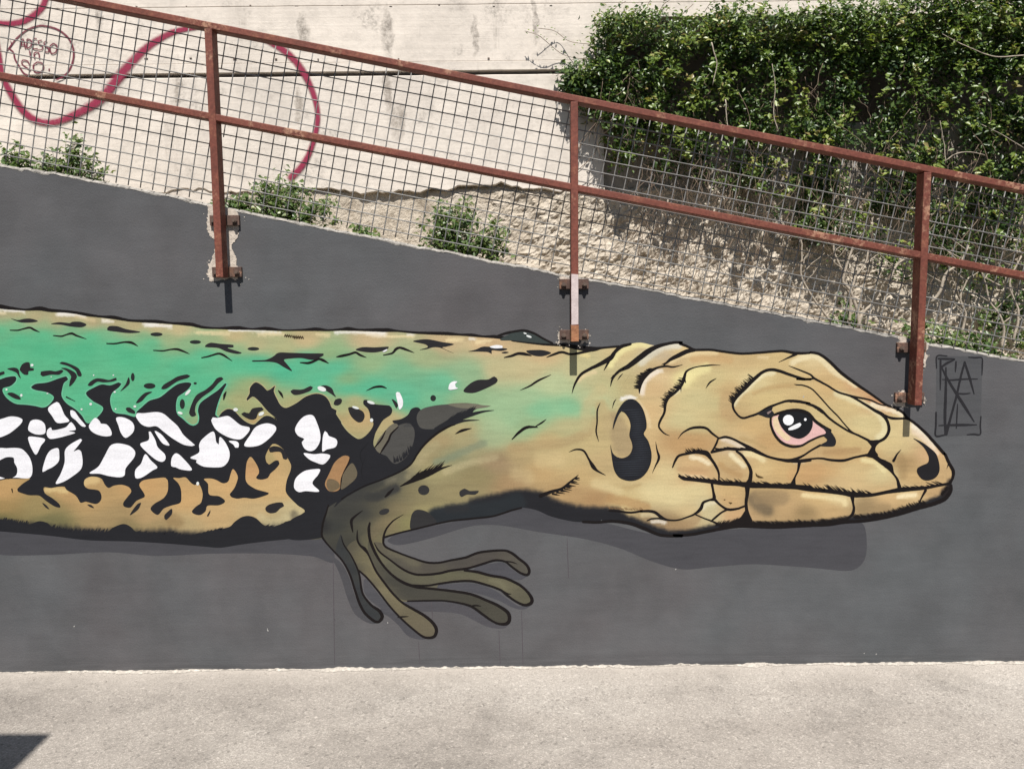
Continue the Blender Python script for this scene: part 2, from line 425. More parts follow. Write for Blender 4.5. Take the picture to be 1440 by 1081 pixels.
# ------------------------------------------------------------------ back wall
BY = 1.10                                  # its front plane
def bz(py, px=600): return on_y(px, py, BY).z
def bx(px, py=200): return on_y(px, py, BY).x
GROOVE = bz(103); Z7 = bz(7); ZB = bz(264); XR = bx(852, 100); ZL = bz(22, 1100)
def back_wall():
    root = empty('concrete_wall', 'tall cream board-marked concrete wall with dark stains behind the railing', 'wall')
    def slab(name, xa, xb, za, zb, y, mat, rag=0.0, depth=.45):
        nx = max(2, int((xb-xa)/.03)); vs = []; fs = []
        for i in range(nx+1):
            x = xa + (xb-xa)*i/nx
            e1 = .0015*noise.noise((x*8, 5, 1)); e2 = .0015*noise.noise((x*8, 5, 1))
            if rag: e1 += rag*(noise.noise((x*2.2, 3.3, 7)) + .5*noise.noise((x*9, 3.3, 7)) + .35*noise.noise((x*31, 1.3, 7)))
            ch = .004 if rag else .0016
            vs += [(x, y+depth, za+e1), (x, y+ch, za+e1), (x, y, za+e1+ch), (x, y, zb+e2-ch), (x, y+ch, zb+e2), (x, y+depth, zb+e2)]
            if i:
                a = 6*(i-1); b = 6*i
                for k in range(5): fs.append((a+k, b+k, b+k+1, a+k+1))
        n = len(vs)
        fs += [tuple(range(6))[::-1], tuple(range(n-6, n))]
        me = bpy.data.meshes.new(name); me.from_pydata(vs, [], [f[::-1] for f in fs]); return link(name, me, mat, root)
    XL = -5.2; XX = 6.0
    xl2 = bx(296, 264)
    slab('panel', XL, XX, Z7+.0015, 7.0, BY+.001, M_CONC)
    slab('panel', XR, XX, ZL, Z7-.001, BY, M_CONC)
    slab('panel', XL, XR-.001, GROOVE+.060+.0015, Z7-.001, BY, M_CONC)
    slab('panel', XL, XR, GROOVE+.012, GROOVE+.060, BY-.002, M_CONC)
    slab('panel', XL, XR-.01, ZB, GROOVE-.010, BY+.004, M_CONC2, rag=.045)
    slab('panel', XL, xl2+.1, bz(330), ZB+.06, BY+.012, M_CONC2)
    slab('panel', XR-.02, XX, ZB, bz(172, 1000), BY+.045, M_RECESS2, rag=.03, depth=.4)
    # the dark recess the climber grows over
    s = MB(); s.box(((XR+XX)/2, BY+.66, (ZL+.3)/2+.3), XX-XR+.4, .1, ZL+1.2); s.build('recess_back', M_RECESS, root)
    s = MB(); s.box((XR-4.03, BY+.50, 2.0), 8.0, .06, 4.2); s.build('core', M_CONC2, root)
    # form-tie holes: small dark plugs along the seams
    for py, n0, n1, st in ((9, 60, 840, 71), (83, 200, 830, 62)):
        for px in range(n0, n1, st):
            if random.random() < .35: continue
            p = on_y(px+random.uniform(-12, 12), py+random.uniform(-1.5, 2), BY-.0015)
            if p.x > XR-.05: continue
            q = MB(); q.box((p.x, BY-.001 if py > 20 else BY+.003, p.z), random.uniform(.006, .020), .006, random.uniform(.004, .008)); q.build('tie_hole', M_BOLT, root)
    return root
back_wall()

# rubble bank under the concrete
def rubble():
    xa, xb = bx(285, 300), 4.6
    zt_, zb_ = ZB+.05, .85
    nx, nz = 560, 130
    vs = []; fs = []
    for j in range(nz+1):
        for i in range(nx+1):
            x = xa + (xb-xa)*i/nx; z = zb_ + (zt_-zb_)*j/nz
            r = noise.noise((x*2.0, z*2.4, 1.7))*.022
            am = .30 + .70*min(1, max(0, (x+.35)/.5))          # rougher towards the right
            r += .72*am*(.034*abs(noise.noise((x*5, z*6, 3))) + .020*noise.noise((x*15, z*19, 5)) + .016*noise.noise((x*37, z*43, 8)) + .012*noise.noise((x*80, z*90, 2)) + .018*noise.noise((x*9+3, z*6, 12)))
            cell = noise.voronoi((x*15+noise.noise((x*9, z*9, 4)), z*20+noise.noise((x*9, z*9, 9)), .3))[0]
            r += am*.011*(min(cell[1]-cell[0], .5)-.2)
            y = BY + .020 - r + max(0, (z-ZB+.02))*.9
            if x > XR: y += .02
            vs.append((x, y, z))
    for j in range(nz):
        for i in range(nx):
            a = j*(nx+1)+i; fs.append((a, a+1, a+nx+2, a+nx+1))
    me = bpy.data.meshes.new('rubble_bank'); me.from_pydata(vs, [], fs)
    return tag(link('rubble_bank', me, M_ROCK), kind='structure')
rubble()

# ------------------------------------------------------------------ railing
RF, RB = -.090, -.030                      # front and back of the steel tubes
def railing():
    root = empty('railing', 'rust-red steel railing with wire mesh sloping down along the wall top', 'railing')
    def rail(name, pa, pb, h):
        a = on_y(*pa, RF); b = on_y(*pb, RF); t = (b-a).normalized(); a = a - t*1.6; b = b + t*1.6
        n = Vector((-t.z, 0, t.x)); y = Vector((0, 1, 0))
        s = MB(); L = (b-a).length
        s.box((a+b)/2 - n*(h/2) + y*((RB-RF)/2), L, RB-RF, h, (t, y, n))
        o = s.build(name, M_RAIL, root, bevel=.003)
        return a, b, t, n
    a, b, t, n = rail('top_rail', (240, 20), (1360, 243.5), .026)
    a2, b2, t2, n2 = rail('mid_rail', (0, 101), (1440, 382), .027)
    def line_z(P, T, x): return P.z + T.z/T.x*(x-P.x)
    p1 = on_y(309, 390, RF); p2 = on_y(808.5, 480, RF); p3 = on_y(1291, 570, RF)
    sp = (p3.x-p1.x)/2
    spots = [(p1.x-sp, p1.z+(p1.z-p2.z)), (p1.x, p1.z), (p2.x, p2.z), (p3.x, p3.z), (p3.x+sp, p3.z-(p2.z-p3.z))]
    for i, (x, z0) in enumerate(spots):
        zt = line_z(a, t, x) - .0275
        s = MB(); w = .030
        s.box((x, (RF+RB)/2-.0012, (z0+zt)/2), w, RB-RF+.0024, zt-z0)
        s.build('post', M_RAIL, root, bevel=.0025)
        if i == 2:
            za = on_y(808, 386, RF).z; zb = on_y(808, 456, RF).z
            vs = []; fs = []; k = 24
            for j in range(k+1):
                zz = zb + (za-zb)*j/k
                vs += [(x-.0145+.002*noise.noise((zz*30, 1, 1)), RF-.0030, zz+(.004*noise.noise((1, zz*20, 5)) if j in (0, k) else 0)), (x+.0142+.001*noise.noise((zz*40, 9, 1)), RF-.0030, zz)]
                if j: fs.append((2*j-2, 2*j-1, 2*j+1, 2*j))
            me = bpy.data.meshes.new('paint_smear'); me.from_pydata(vs, [], fs); o = link('paint_smear', me, M_TAPE, root); o['label'] = 'whitish paint smear on the middle post'
            s = MB(); s.box((x, RF+.030, (z0+zb-.004)/2-.0), .0318, .0655, (zb-.004-z0)+.002); s.build('bare_end', M_BARE, root, bevel=.002)
        # two brackets with bolts
        for k, dz in enumerate((.218, .004)):
            zc = z0 + dz
            br = MB(); br.box((x+.003, -.008, zc+.021), .124, .015, .042)
            br.box((x, -.020, zc+.021), .026, .012, .038)
            bo = br.build('bracket', M_PLATE, root, bevel=.0015)
            for sx in (-1, 1):
                q = MB(); cx = x+.003+sx*.044; cz = zc+.018
                q.tube([(cx, -.014, cz), (cx, -.026, cz)], .0105, 6); q.tube([(cx, -.025, cz), (cx, -.033, cz)], .006, 8)
                q.build('bolt', M_BOLT, bo)
    # wire mesh, one welded sheet per bay
    MY = -.006; R = .0025; pitch = .0515
    for i in range(4):
        xa = spots[i][0]+.006; xb = spots[i+1][0]-.006
        s = MB()
        ta = Vector((t.x, 0, t.z)); na = Vector((-t.z, 0, t.x))
        za = line_z(a, t, xa) - .012
        def bottom(x): return top_z(x) + .016
        # wires along the slope
        k = 0; off0 = random.uniform(.0, .02)
        while True:
            d = .03 + off0 + k*pitch
            P = Vector((xa, MY, za)) - Vector((0, 0, 1))*(d/na.z)
            sl = t.z/t.x
            if P.z < bottom(xa)-.03 and P.z + sl*(xb-xa) < bottom(xb)-.03: break
            pts = []
            for q in range(13):
                x = xa + (xb-xa)*q/12
                z = P.z + sl*(x-xa)
                pts.append(Vector((x, MY+.0035*noise.noise((x*2, k*3.1, i)), z+.0025*noise.noise((x*1.7, k*5.3, i+4)))))
            pts = [p for p in pts if p.z > bottom(p.x)-.012]
            if len(pts) > 1: s.tube(pts, R, 5)
            k += 1
        # wires square to the slope
        L = (xb-xa)/ta.x
        u = -.35 + random.uniform(0, .03)
        while u < L+.1:
            P = Vector((xa, MY+.0033, za)) + ta*u - na*.004
            pts = []
            for q in range(30):
                p = P - na*(q*.045)
                if xa <= p.x <= xb and p.z > bottom(p.x)-.016:
                    pts.append(p + Vector((.0018*noise.noise((p.z*3, u*7, i)), .002*noise.noise((p.z*2, u*9, 3)), 0)))
            if len(pts) > 1:
                s.tube(pts, R, 5)
            u += pitch
        s.build('wire_mesh', M_WIRE, root, smooth=True)
    return spots
SPOTS = railing()

# bare patches on the wall where the brackets were left unpainted
def blob_poly(cx, cz, pts, jag, seed):
    out = []
    n = len(pts)
    for i in range(n):
        a = pts[i]; b = pts[(i+1) % n]; L = math.hypot(b[0]-a[0], b[1]-a[1]); k = max(1, int(L/.006))
        for j in range(k):
            f = j/k; x = a[0]+(b[0]-a[0])*f; z = a[1]+(b[1]-a[1])*f
            out.append((x+jag*(noise.noise((x*45, z*45, seed))+.7*noise.noise((x*190, z*190, seed))), z+jag*(noise.noise((x*45, z*45, seed+5))+.7*noise.noise((x*190, z*190, seed+5)))))
    return out
def flat_poly(name, pts3, mat, parent):
    tri = tessellate_polygon([[Vector(p) for p in pts3]])
    me = bpy.data.meshes.new(name); me.from_pydata([tuple(p) for p in pts3], [], [tuple(t) for t in tri])
    # face the viewer
    if len(me.polygons) and sum(p.normal.y*p.area for p in me.polygons) > 0: me.flip_normals()
    return link(name, me, mat, parent)
PATCH = {
 0: [[(291, 290), (297, 291), (306, 293), (330, 296), (336, 300), (335, 330), (327, 345), (334, 372), (338, 384), (336, 393), (296, 394), (290, 388), (296, 365), (303, 350), (303, 335), (292, 328), (291, 310)]],
 1: [[(786, 390), (802, 389), (802, 402), (786, 402)], [(783, 470), (790, 465), (800, 466), (802, 482), (786, 482)], [(816, 466), (824, 464), (828, 470), (827, 481), (816, 482)]],
 2: [[(1262, 474), (1275, 472), (1275, 492), (1261, 491), (1264, 484)], [(1258, 555), (1262, 551), (1272, 552), (1274, 572), (1259, 570)], [(1299, 480), (1304, 482), (1303, 505), (1299, 516), (1297, 510)], [(1296, 552), (1299, 556), (1298, 568), (1295, 566)]],
}
for k, polys in PATCH.items():
    for j, pp in enumerate(polys):
        w = [on_y(x, y, 0) for x, y in pp]
        q = blob_poly(0, 0, [(p.x, p.z) for p in w], .011, k*3+j)
        cx = sum(a for a, _ in q)/len(q); cz = sum(b for _, b in q)/len(q)
        for _ in range(16):
            a0 = random.choice(q); ex = a0[0]+(a0[0]-cx)*random.uniform(.05, .5)+random.gauss(0, .004); ez = a0[1]+(a0[1]-cz)*random.uniform(.02, .25)+random.gauss(0, .004); rr = random.uniform(.0012, .0042)
            flat_poly('paint_chip', [(ex+rr*random.uniform(.5, 1.3)*math.cos(t_), -.0013, ez+rr*random.uniform(.5, 1.3)*math.sin(t_)) for t_ in (0, 1.1, 2.2, 3.3, 4.4, 5.4)], M_CHIP, WALL)
        flat_poly('bare_patch', [(x, -.0019-.0004*j, z) for x, z in q], M_PLASTER, WALL)

def inside_poly(P, x, y):
    c = False; n = len(P)
    for i in range(n):
        (xa, ya), (xb, yb) = P[i], P[(i+1) % n]
        if (ya > y) != (yb > y) and x < (xb-xa)*(y-ya)/(yb-ya)+xa: c = not c
    return c

# ------------------------------------------------------------------ the mural
TL = dict(A=(0, 420, 6), B=(0, 600, 6), K=(240, 420, 6), L=(240, 600, 6), Q=(480, 420, 6), R=(480, 600, 6), S=(440, 720, 6),
          T=(600, 720, 6), U=(720, 420, 6), V=(720, 600, 6), W=(900, 460, 6), X=(900, 600, 6), Y=(1120, 460, 6), Z=(1120, 600, 6),
          M=(180, 560, 6), N=(400, 540, 6.756), C=(0, 560, 6), D=(820, 540, 6), E=(1000, 540, 6), P=(0, 0, 1),
          G=(1290, 480, 7.208), g=(0, 0, 3), h=(0, 0, 8))
def pts(s):
    """'A 1,2 3,4 K 5,6' -> list of photo points (plus widths where a third number is given)"""
    out = []; o = TL['P']
    for w in s.split():
        if w in TL: o = TL[w]; continue
        q = [float(v) for v in w.split(',')]
        out.append((o[0]+q[0]/o[2], o[1]+q[1]/o[2]) + ((q[2]/o[2],) if len(q) > 2 else ()))
    return out
def catmull(P, closed=False, step=2.0):
    P = np.array(P, float); n = len(P)
    if n < 3: return P
    out = []
    rngk = range(n) if closed else range(n-1)
    for i in rngk:
        p1, p2 = P[i], P[(i+1) % n]
        p0 = P[(i-1) % n] if closed or i > 0 else 2*p1-p2
        p3 = P[(i+2) % n] if closed or i+2 < n else 2*p2-p1
        d = math.hypot(*(p2-p1)[:2]); k = max(1, int(d/step))
        # centripetal-ish tension keeps corners tight
        m1 = (p2-p0)*.5; m2 = (p3-p1)*.5
        l1 = math.hypot(*m1[:2]); l2 = math.hypot(*m2[:2])
        if l1 > d: m1 = m1*(d/l1)
        if l2 > d: m2 = m2*(d/l2)
        for j in range(k):
            t = j/k; h00 = 2*t**3-3*t**2+1; h10 = t**3-2*t**2+t; h01 = -2*t**3+3*t**2; h11 = t**3-t**2
            out.append(h00*p1+h10*m1+h01*p2+h11*m2)
    if not closed: out.append(P[-1])
    return np.array(out)
LAY = {}
def layer_y(layer):
    k = LAY.get(layer, 0); LAY[layer] = k+1
    return -(.0002 + layer*.00014 + (k % 40)*.000003)
def colored(name, verts, faces, cols, parent, mat=None):
    me = bpy.data.meshes.new(name); me.from_pydata([tuple(v) for v in verts], [], [tuple(int(i) for i in f) for f in faces])
    if len(me.polygons) and sum(p.normal.y*p.area for p in me.polygons) > 0: me.flip_normals()
    at = me.attributes.new('Col', 'FLOAT_COLOR', 'POINT')
    c = np.ones((len(verts), 4), np.float32); c[:, :3] = cols
    at.data.foreach_set('color', c.ravel())
    return link(name, me, mat or M_PAINT, parent)
def dist_poly(P, line):
    d = np.full(len(P), 1e9)
    for a, b in zip(line[:-1], line[1:]):
        ab = b-a; t = np.clip(((P-a)@ab)/max(ab@ab, 1e-9), 0, 1)
        d = np.minimum(d, np.hypot(*(P-(a+t[:, None]*ab)).T))
    return d
# colours of the animal read off along its body (photo px, sRGB)
FIELD = """
20,444,192,171,131 50,447,190,170,131 80,449,190,170,130 130,453,190,170,130 160,457,192,172,132 220,462,200,178,135 20,455,120,182,136 100,462,125,181,136 150,469,120,182,137 200,474,135,181,135 240,476,160,178,132 300,482,160,179,133 60,490,88,184,137 120,490,88,185,138 180,500,88,185,138 360,484,186,178,134 30,480,92,185,138 160,490,92,186,140 260,515,92,187,141 290,540,94,187,142 360,512,90,187,144 430,508,94,187,145 450,535,96,187,145 510,548,92,186,146 530,546,94,186,146
0,443,190,170,132 100,448,188,168,128 190,460,196,175,132 250,466,208,186,142 330,474,206,184,138 430,478,206,182,138 520,478,205,180,140 620,484,205,178,138 690,484,214,182,140 760,497,212,182,138
0,452,150,175,132 60,457,150,176,132 0,462,95,185,138 60,470,92,185,138 130,475,95,186,139 210,482,100,186,140 0,500,92,185,138 100,500,90,186,139 200,505,90,186,139 290,500,96,187,142 260,482,140,178,132 330,490,150,178,132 400,490,180,178,132 460,497,150,178,130
30,540,92,186,139 130,560,95,188,142 230,560,92,188,142 330,510,92,187,143 400,520,88,187,146 470,518,96,186,146 360,545,160,172,122 340,565,172,172,122 320,580,150,178,128 420,570,175,170,122 470,570,165,172,125 520,510,150,178,132 600,500,168,180,135 560,525,125,180,138 490,535,140,172,125 490,546,90,186,146 560,545,105,184,145 620,540,112,186,146 660,525,150,182,140 700,520,198,186,142 570,562,100,186,146 610,568,120,184,142 660,560,150,182,138 500,562,182,172,125 510,585,202,170,122 460,590,198,166,118 700,570,160,190,146 545,590,190,170,125 640,575,150,178,135
330,600,190,160,115 370,600,196,162,112 
740,520,205,190,145 740,560,165,192,148 760,575,138,192,148 800,572,140,193,149 720,590,158,190,146 780,540,188,198,152 820,520,205,195,148 830,560,188,196,150 800,600,190,182,135 740,600,160,186,140 850,545,196,188,140 770,620,196,172,124 730,640,186,162,118 790,645,206,182,132 830,620,205,182,132 760,665,196,164,116 820,670,204,174,124 850,600,196,172,124 800,690,186,152,108 840,700,178,142,100 700,600,168,188,145 690,615,168,182,140 660,625,172,160,120 640,640,150,148,112 700,650,160,136,104 670,670,150,136,98 640,690,156,142,104 720,680,172,142,104 610,665,168,156,114 580,690,142,130,96 600,725,158,146,104 570,735,150,142,96 620,620,172,152,112 650,605,182,166,122 600,640,160,146,108
560,670,112,108,90 530,680,72,72,68 500,695,60,60,60 480,720,60,60,58 470,740,58,60,58 510,720,66,66,62 545,690,110,104,82 530,715,104,98,78 555,715,150,134,98 545,735,164,144,104 530,760,160,146,104 515,745,116,110,84 500,750,84,82,68 490,760,74,72,62
480,775,66,66,62 495,800,58,60,58 510,830,56,58,60 522,860,64,66,66 515,785,140,132,94 525,805,150,140,100 540,830,168,156,116 555,850,150,138,104 575,865,124,114,90 600,885,120,110,90 530,790,140,132,100 545,800,92,90,78 555,815,76,76,70 575,830,80,79,72 600,835,88,84,76 640,838,86,82,70 670,850,84,80,64 700,866,104,99,80 540,770,150,140,104 555,790,92,90,78 570,800,96,92,80 590,812,116,112,88 630,806,128,124,92 680,815,128,120,92 705,825,150,140,108 730,840,112,106,86 560,780,166,156,112 580,793,170,160,118 600,798,100,92,84 640,795,88,82,78 680,785,96,88,84 720,785,120,112,96 735,798,112,108,92
0,690,200,160,108 100,690,198,160,110 200,680,206,164,112 0,715,170,140,92 60,715,160,140,95 130,705,190,156,108 0,728,120,112,74 70,732,122,116,80 150,728,172,146,104 210,725,188,156,112 180,745,140,124,88 220,740,164,142,102 260,700,208,168,116 330,680,210,170,118 300,720,204,170,122 260,740,190,166,122 360,690,210,174,122 400,690,212,176,124 360,720,200,172,126 410,720,198,180,138 390,735,178,160,120 380,640,200,168,118 350,660,205,160,112 420,712,206,186,140
880,500,220,196,144 870,520,206,190,142 900,510,212,196,154 885,540,196,178,130 930,500,214,192,158 915,515,206,178,132 940,515,196,164,122 920,545,220,186,138 915,580,222,188,138 930,530,226,196,150 850,650,198,172,126 905,620,214,182,132 880,700,216,192,140 920,690,226,206,156 950,700,228,208,158 980,690,224,204,154 940,665,222,200,150 970,720,216,190,142 900,660,214,184,134 860,680,206,182,134 
960,490,226,198,146 1000,500,214,180,130 1050,500,214,184,134 1100,505,214,186,134 960,530,238,222,160 980,560,212,196,146 1000,530,214,194,142 1010,570,208,192,142 960,590,214,198,148 1030,550,208,176,126 1025,580,200,170,122 990,600,210,190,140 950,620,196,158,112 980,625,198,158,110 1060,600,212,178,126 1080,620,204,166,116 1040,620,210,182,134 1060,540,222,202,152 1080,560,216,190,136 1110,545,214,186,134 1140,560,214,184,132 1150,500,228,204,156 1180,515,220,188,138 1210,540,214,170,126 1240,565,200,150,112 1170,545,214,180,128 1190,570,216,190,138 1220,595,222,202,150 1240,610,220,200,150 1150,580,216,192,140 1200,625,214,186,132 1180,640,196,160,112 1160,645,202,170,124 1220,640,206,172,122 1250,620,218,194,142 1265,600,222,198,146 1290,600,236,214,176 1310,640,212,172,130 1320,650,210,176,128 1270,650,182,150,106 1290,670,206,172,122 1260,630,216,192,142
970,655,214,180,132 975,665,206,164,120 1020,650,206,176,128 1035,662,202,168,122 1070,660,216,186,134 1100,665,210,176,124 1030,630,206,180,144 1140,670,200,160,112 1160,660,208,170,120 1200,660,216,188,138 1240,665,222,202,152 1180,680,214,184,136 1025,690,214,180,128 1020,705,204,166,118 1000,710,212,200,158 1000,725,206,190,148 1030,725,206,166,122 950,735,158,132,96 930,735,150,126,96 1070,690,204,172,122 1075,705,140,118,88 1100,695,196,164,118 1110,715,202,168,122 1150,700,214,180,128 1180,700,230,206,156 1170,718,202,168,120 1130,720,160,134,96 1220,712,160,136,100 1250,700,220,184,134 1280,695,226,196,146 1240,715,190,158,114 1310,690,196,162,118 1270,708,196,164,118
"""
FP = np.array([[float(v) for v in w.split(',')] for w in FIELD.split()])
SOFT = []        # (line, core px, outer px, colour, alpha)
def soft(s, core, outer, c, a=1.0): SOFT.append((catmull([p[:2] for p in pts(s)], step=6)[:, :2], core, outer, np.array(c, float), a))
def field(P):
    P = np.asarray(P, float)
    q = P.copy(); q[:, 0] = P[:, 0]
    d2 = ((P[:, None, 0]-FP[None, :, 0])*.62)**2 + (P[:, None, 1]-FP[None, :, 1])**2
    w = 1.0/(d2 + 70.0)**2
    c = (w@FP[:, 2:5])/w.sum(1)[:, None]
    c = np.where((c[:, :1] > c[:, 1:2]+8), c*np.array([.985, .990, .985]), c)
    for line, r0, r1, cc, al in SOFT:
        lo = line.min(0)-r1; hi = line.max(0)+r1
        idx = np.where((P[:, 0] > lo[0]) & (P[:, 0] < hi[0]) & (P[:, 1] > lo[1]) & (P[:, 1] < hi[1]))[0]
        if not len(idx): continue
        Pi = P[idx]
        d = dist_poly(Pi, line)
        wob = np.array([noise.noise((x*.22, y*.07, 3.0)) for x, y in Pi])*.22*(r1-r0)
        k = np.clip((r1-(d+wob))/max(r1-r0, 1e-6), 0, 1); k = (k*k*(3-2*k)*al)[:, None]
        c[idx] = c[idx]*(1-k) + cc*k
    return c
BLACK = (38, 38, 42); LINE = (27, 22, 22); WHITE = (252, 250, 252)
# black rims that fade into the skin
soft('B 0,850 200,870 450,900 750,925 1100,945 1440,930 L 0,945 250,955 500,930 700,900 900,890 1100,860 1280,830', 5, 17, BLACK)
soft('V -300,690 -100,650 0,630 120,620 220,640 340,700 500,750 700,765 860,770', 11, 20, BLACK)
soft('R 800,760 950,735 1150,715 1330,690 1440,650 V 40,640', 9, 17, (42, 46, 50))
soft('V 860,760 1000,790 1140,850 1280,895 1440,900 X 150,895 300,905 450,895 560,870 700,845 850,815', 3, 9, BLACK)
soft('X 900,830 1150,835 1440,825 Z 250,815 450,785 620,770 800,740 960,700 1130,640 1250,590 1300,540', 3, 8, BLACK)
soft('Z 1250,560 1290,520 1310,470', 3, 9, (40, 34, 34))
soft('R 900,690 1050,690', 2, 9, (46, 46, 48), .7)
# airbrushed shading
soft('R 230,590 300,590 400,545 460,520', 4, 9, (58, 58, 58), .9)
soft('R 800,300 900,270 1050,200 1200,140', 2, 8, (128, 140, 116), .6)
soft('R 560,330 700,220 800,150', 3, 9, (176, 164, 124), .6)
soft('R 880,380 1100,300 1300,260', 2, 7, (196, 182, 140), .55)
soft('X 950,600 1000,660 1080,710', 3, 12, (120, 104, 82), .8)
soft('X 1000,590 1200,600', 6, 14, (158, 134, 100), .7)
soft('Z 540,690 760,680', 3, 9, (158, 134, 98), .6)
soft('Z 880,260 900,330 900,410', 3, 9, (168, 140, 98), .6)
soft('Z 240,220 400,205 520,195', 2, 7, (180, 146, 102), .7)
soft('V 700,470 850,490 960,520 1070,490', 1, 4, (190, 164, 116), .7)
soft('V 830,600 1000,640 1130,680', 4, 10, (182, 144, 98), .7)
soft('V 0,180 150,160 400,140 550,90 640,40', 4, 9, (178, 152, 110), .5)
soft('W 740,600 720,680 770,740', 6, 14, (196, 164, 118), .7)
soft('W 330,1000 450,960 600,960', 6, 16, (194, 156, 108), .6)
soft('W 850,935 960,970 1060,1020', 1, 4, (188, 158, 110), .7)
soft('W 960,555 1100,510 1300,490', 1, 5, (196, 162, 112), .6)
soft('W 450,270 600,255 760,280', 3, 7, (206, 170, 120), .7)
soft('D 250,330 300,400 340,520', 10, 20, (176, 154, 116), .9)
soft('D 150,180 190,330 170,460', 5, 12, (198, 176, 128), .8)
soft('U 620,1080 640,900 760,760', 3, 12, (200, 186, 138), .6)
soft('X 330,360 450,350 560,380', 1, 5, (196, 160, 116), .6)
soft('X 680,320 740,370 840,410', 2, 6, (190, 154, 106), .7)
soft('E 700,770 900,720', 6, 14, (204, 164, 114), .7)
soft('X 480,760 420,820 250,840', 4, 9, (170, 140, 104), .6)
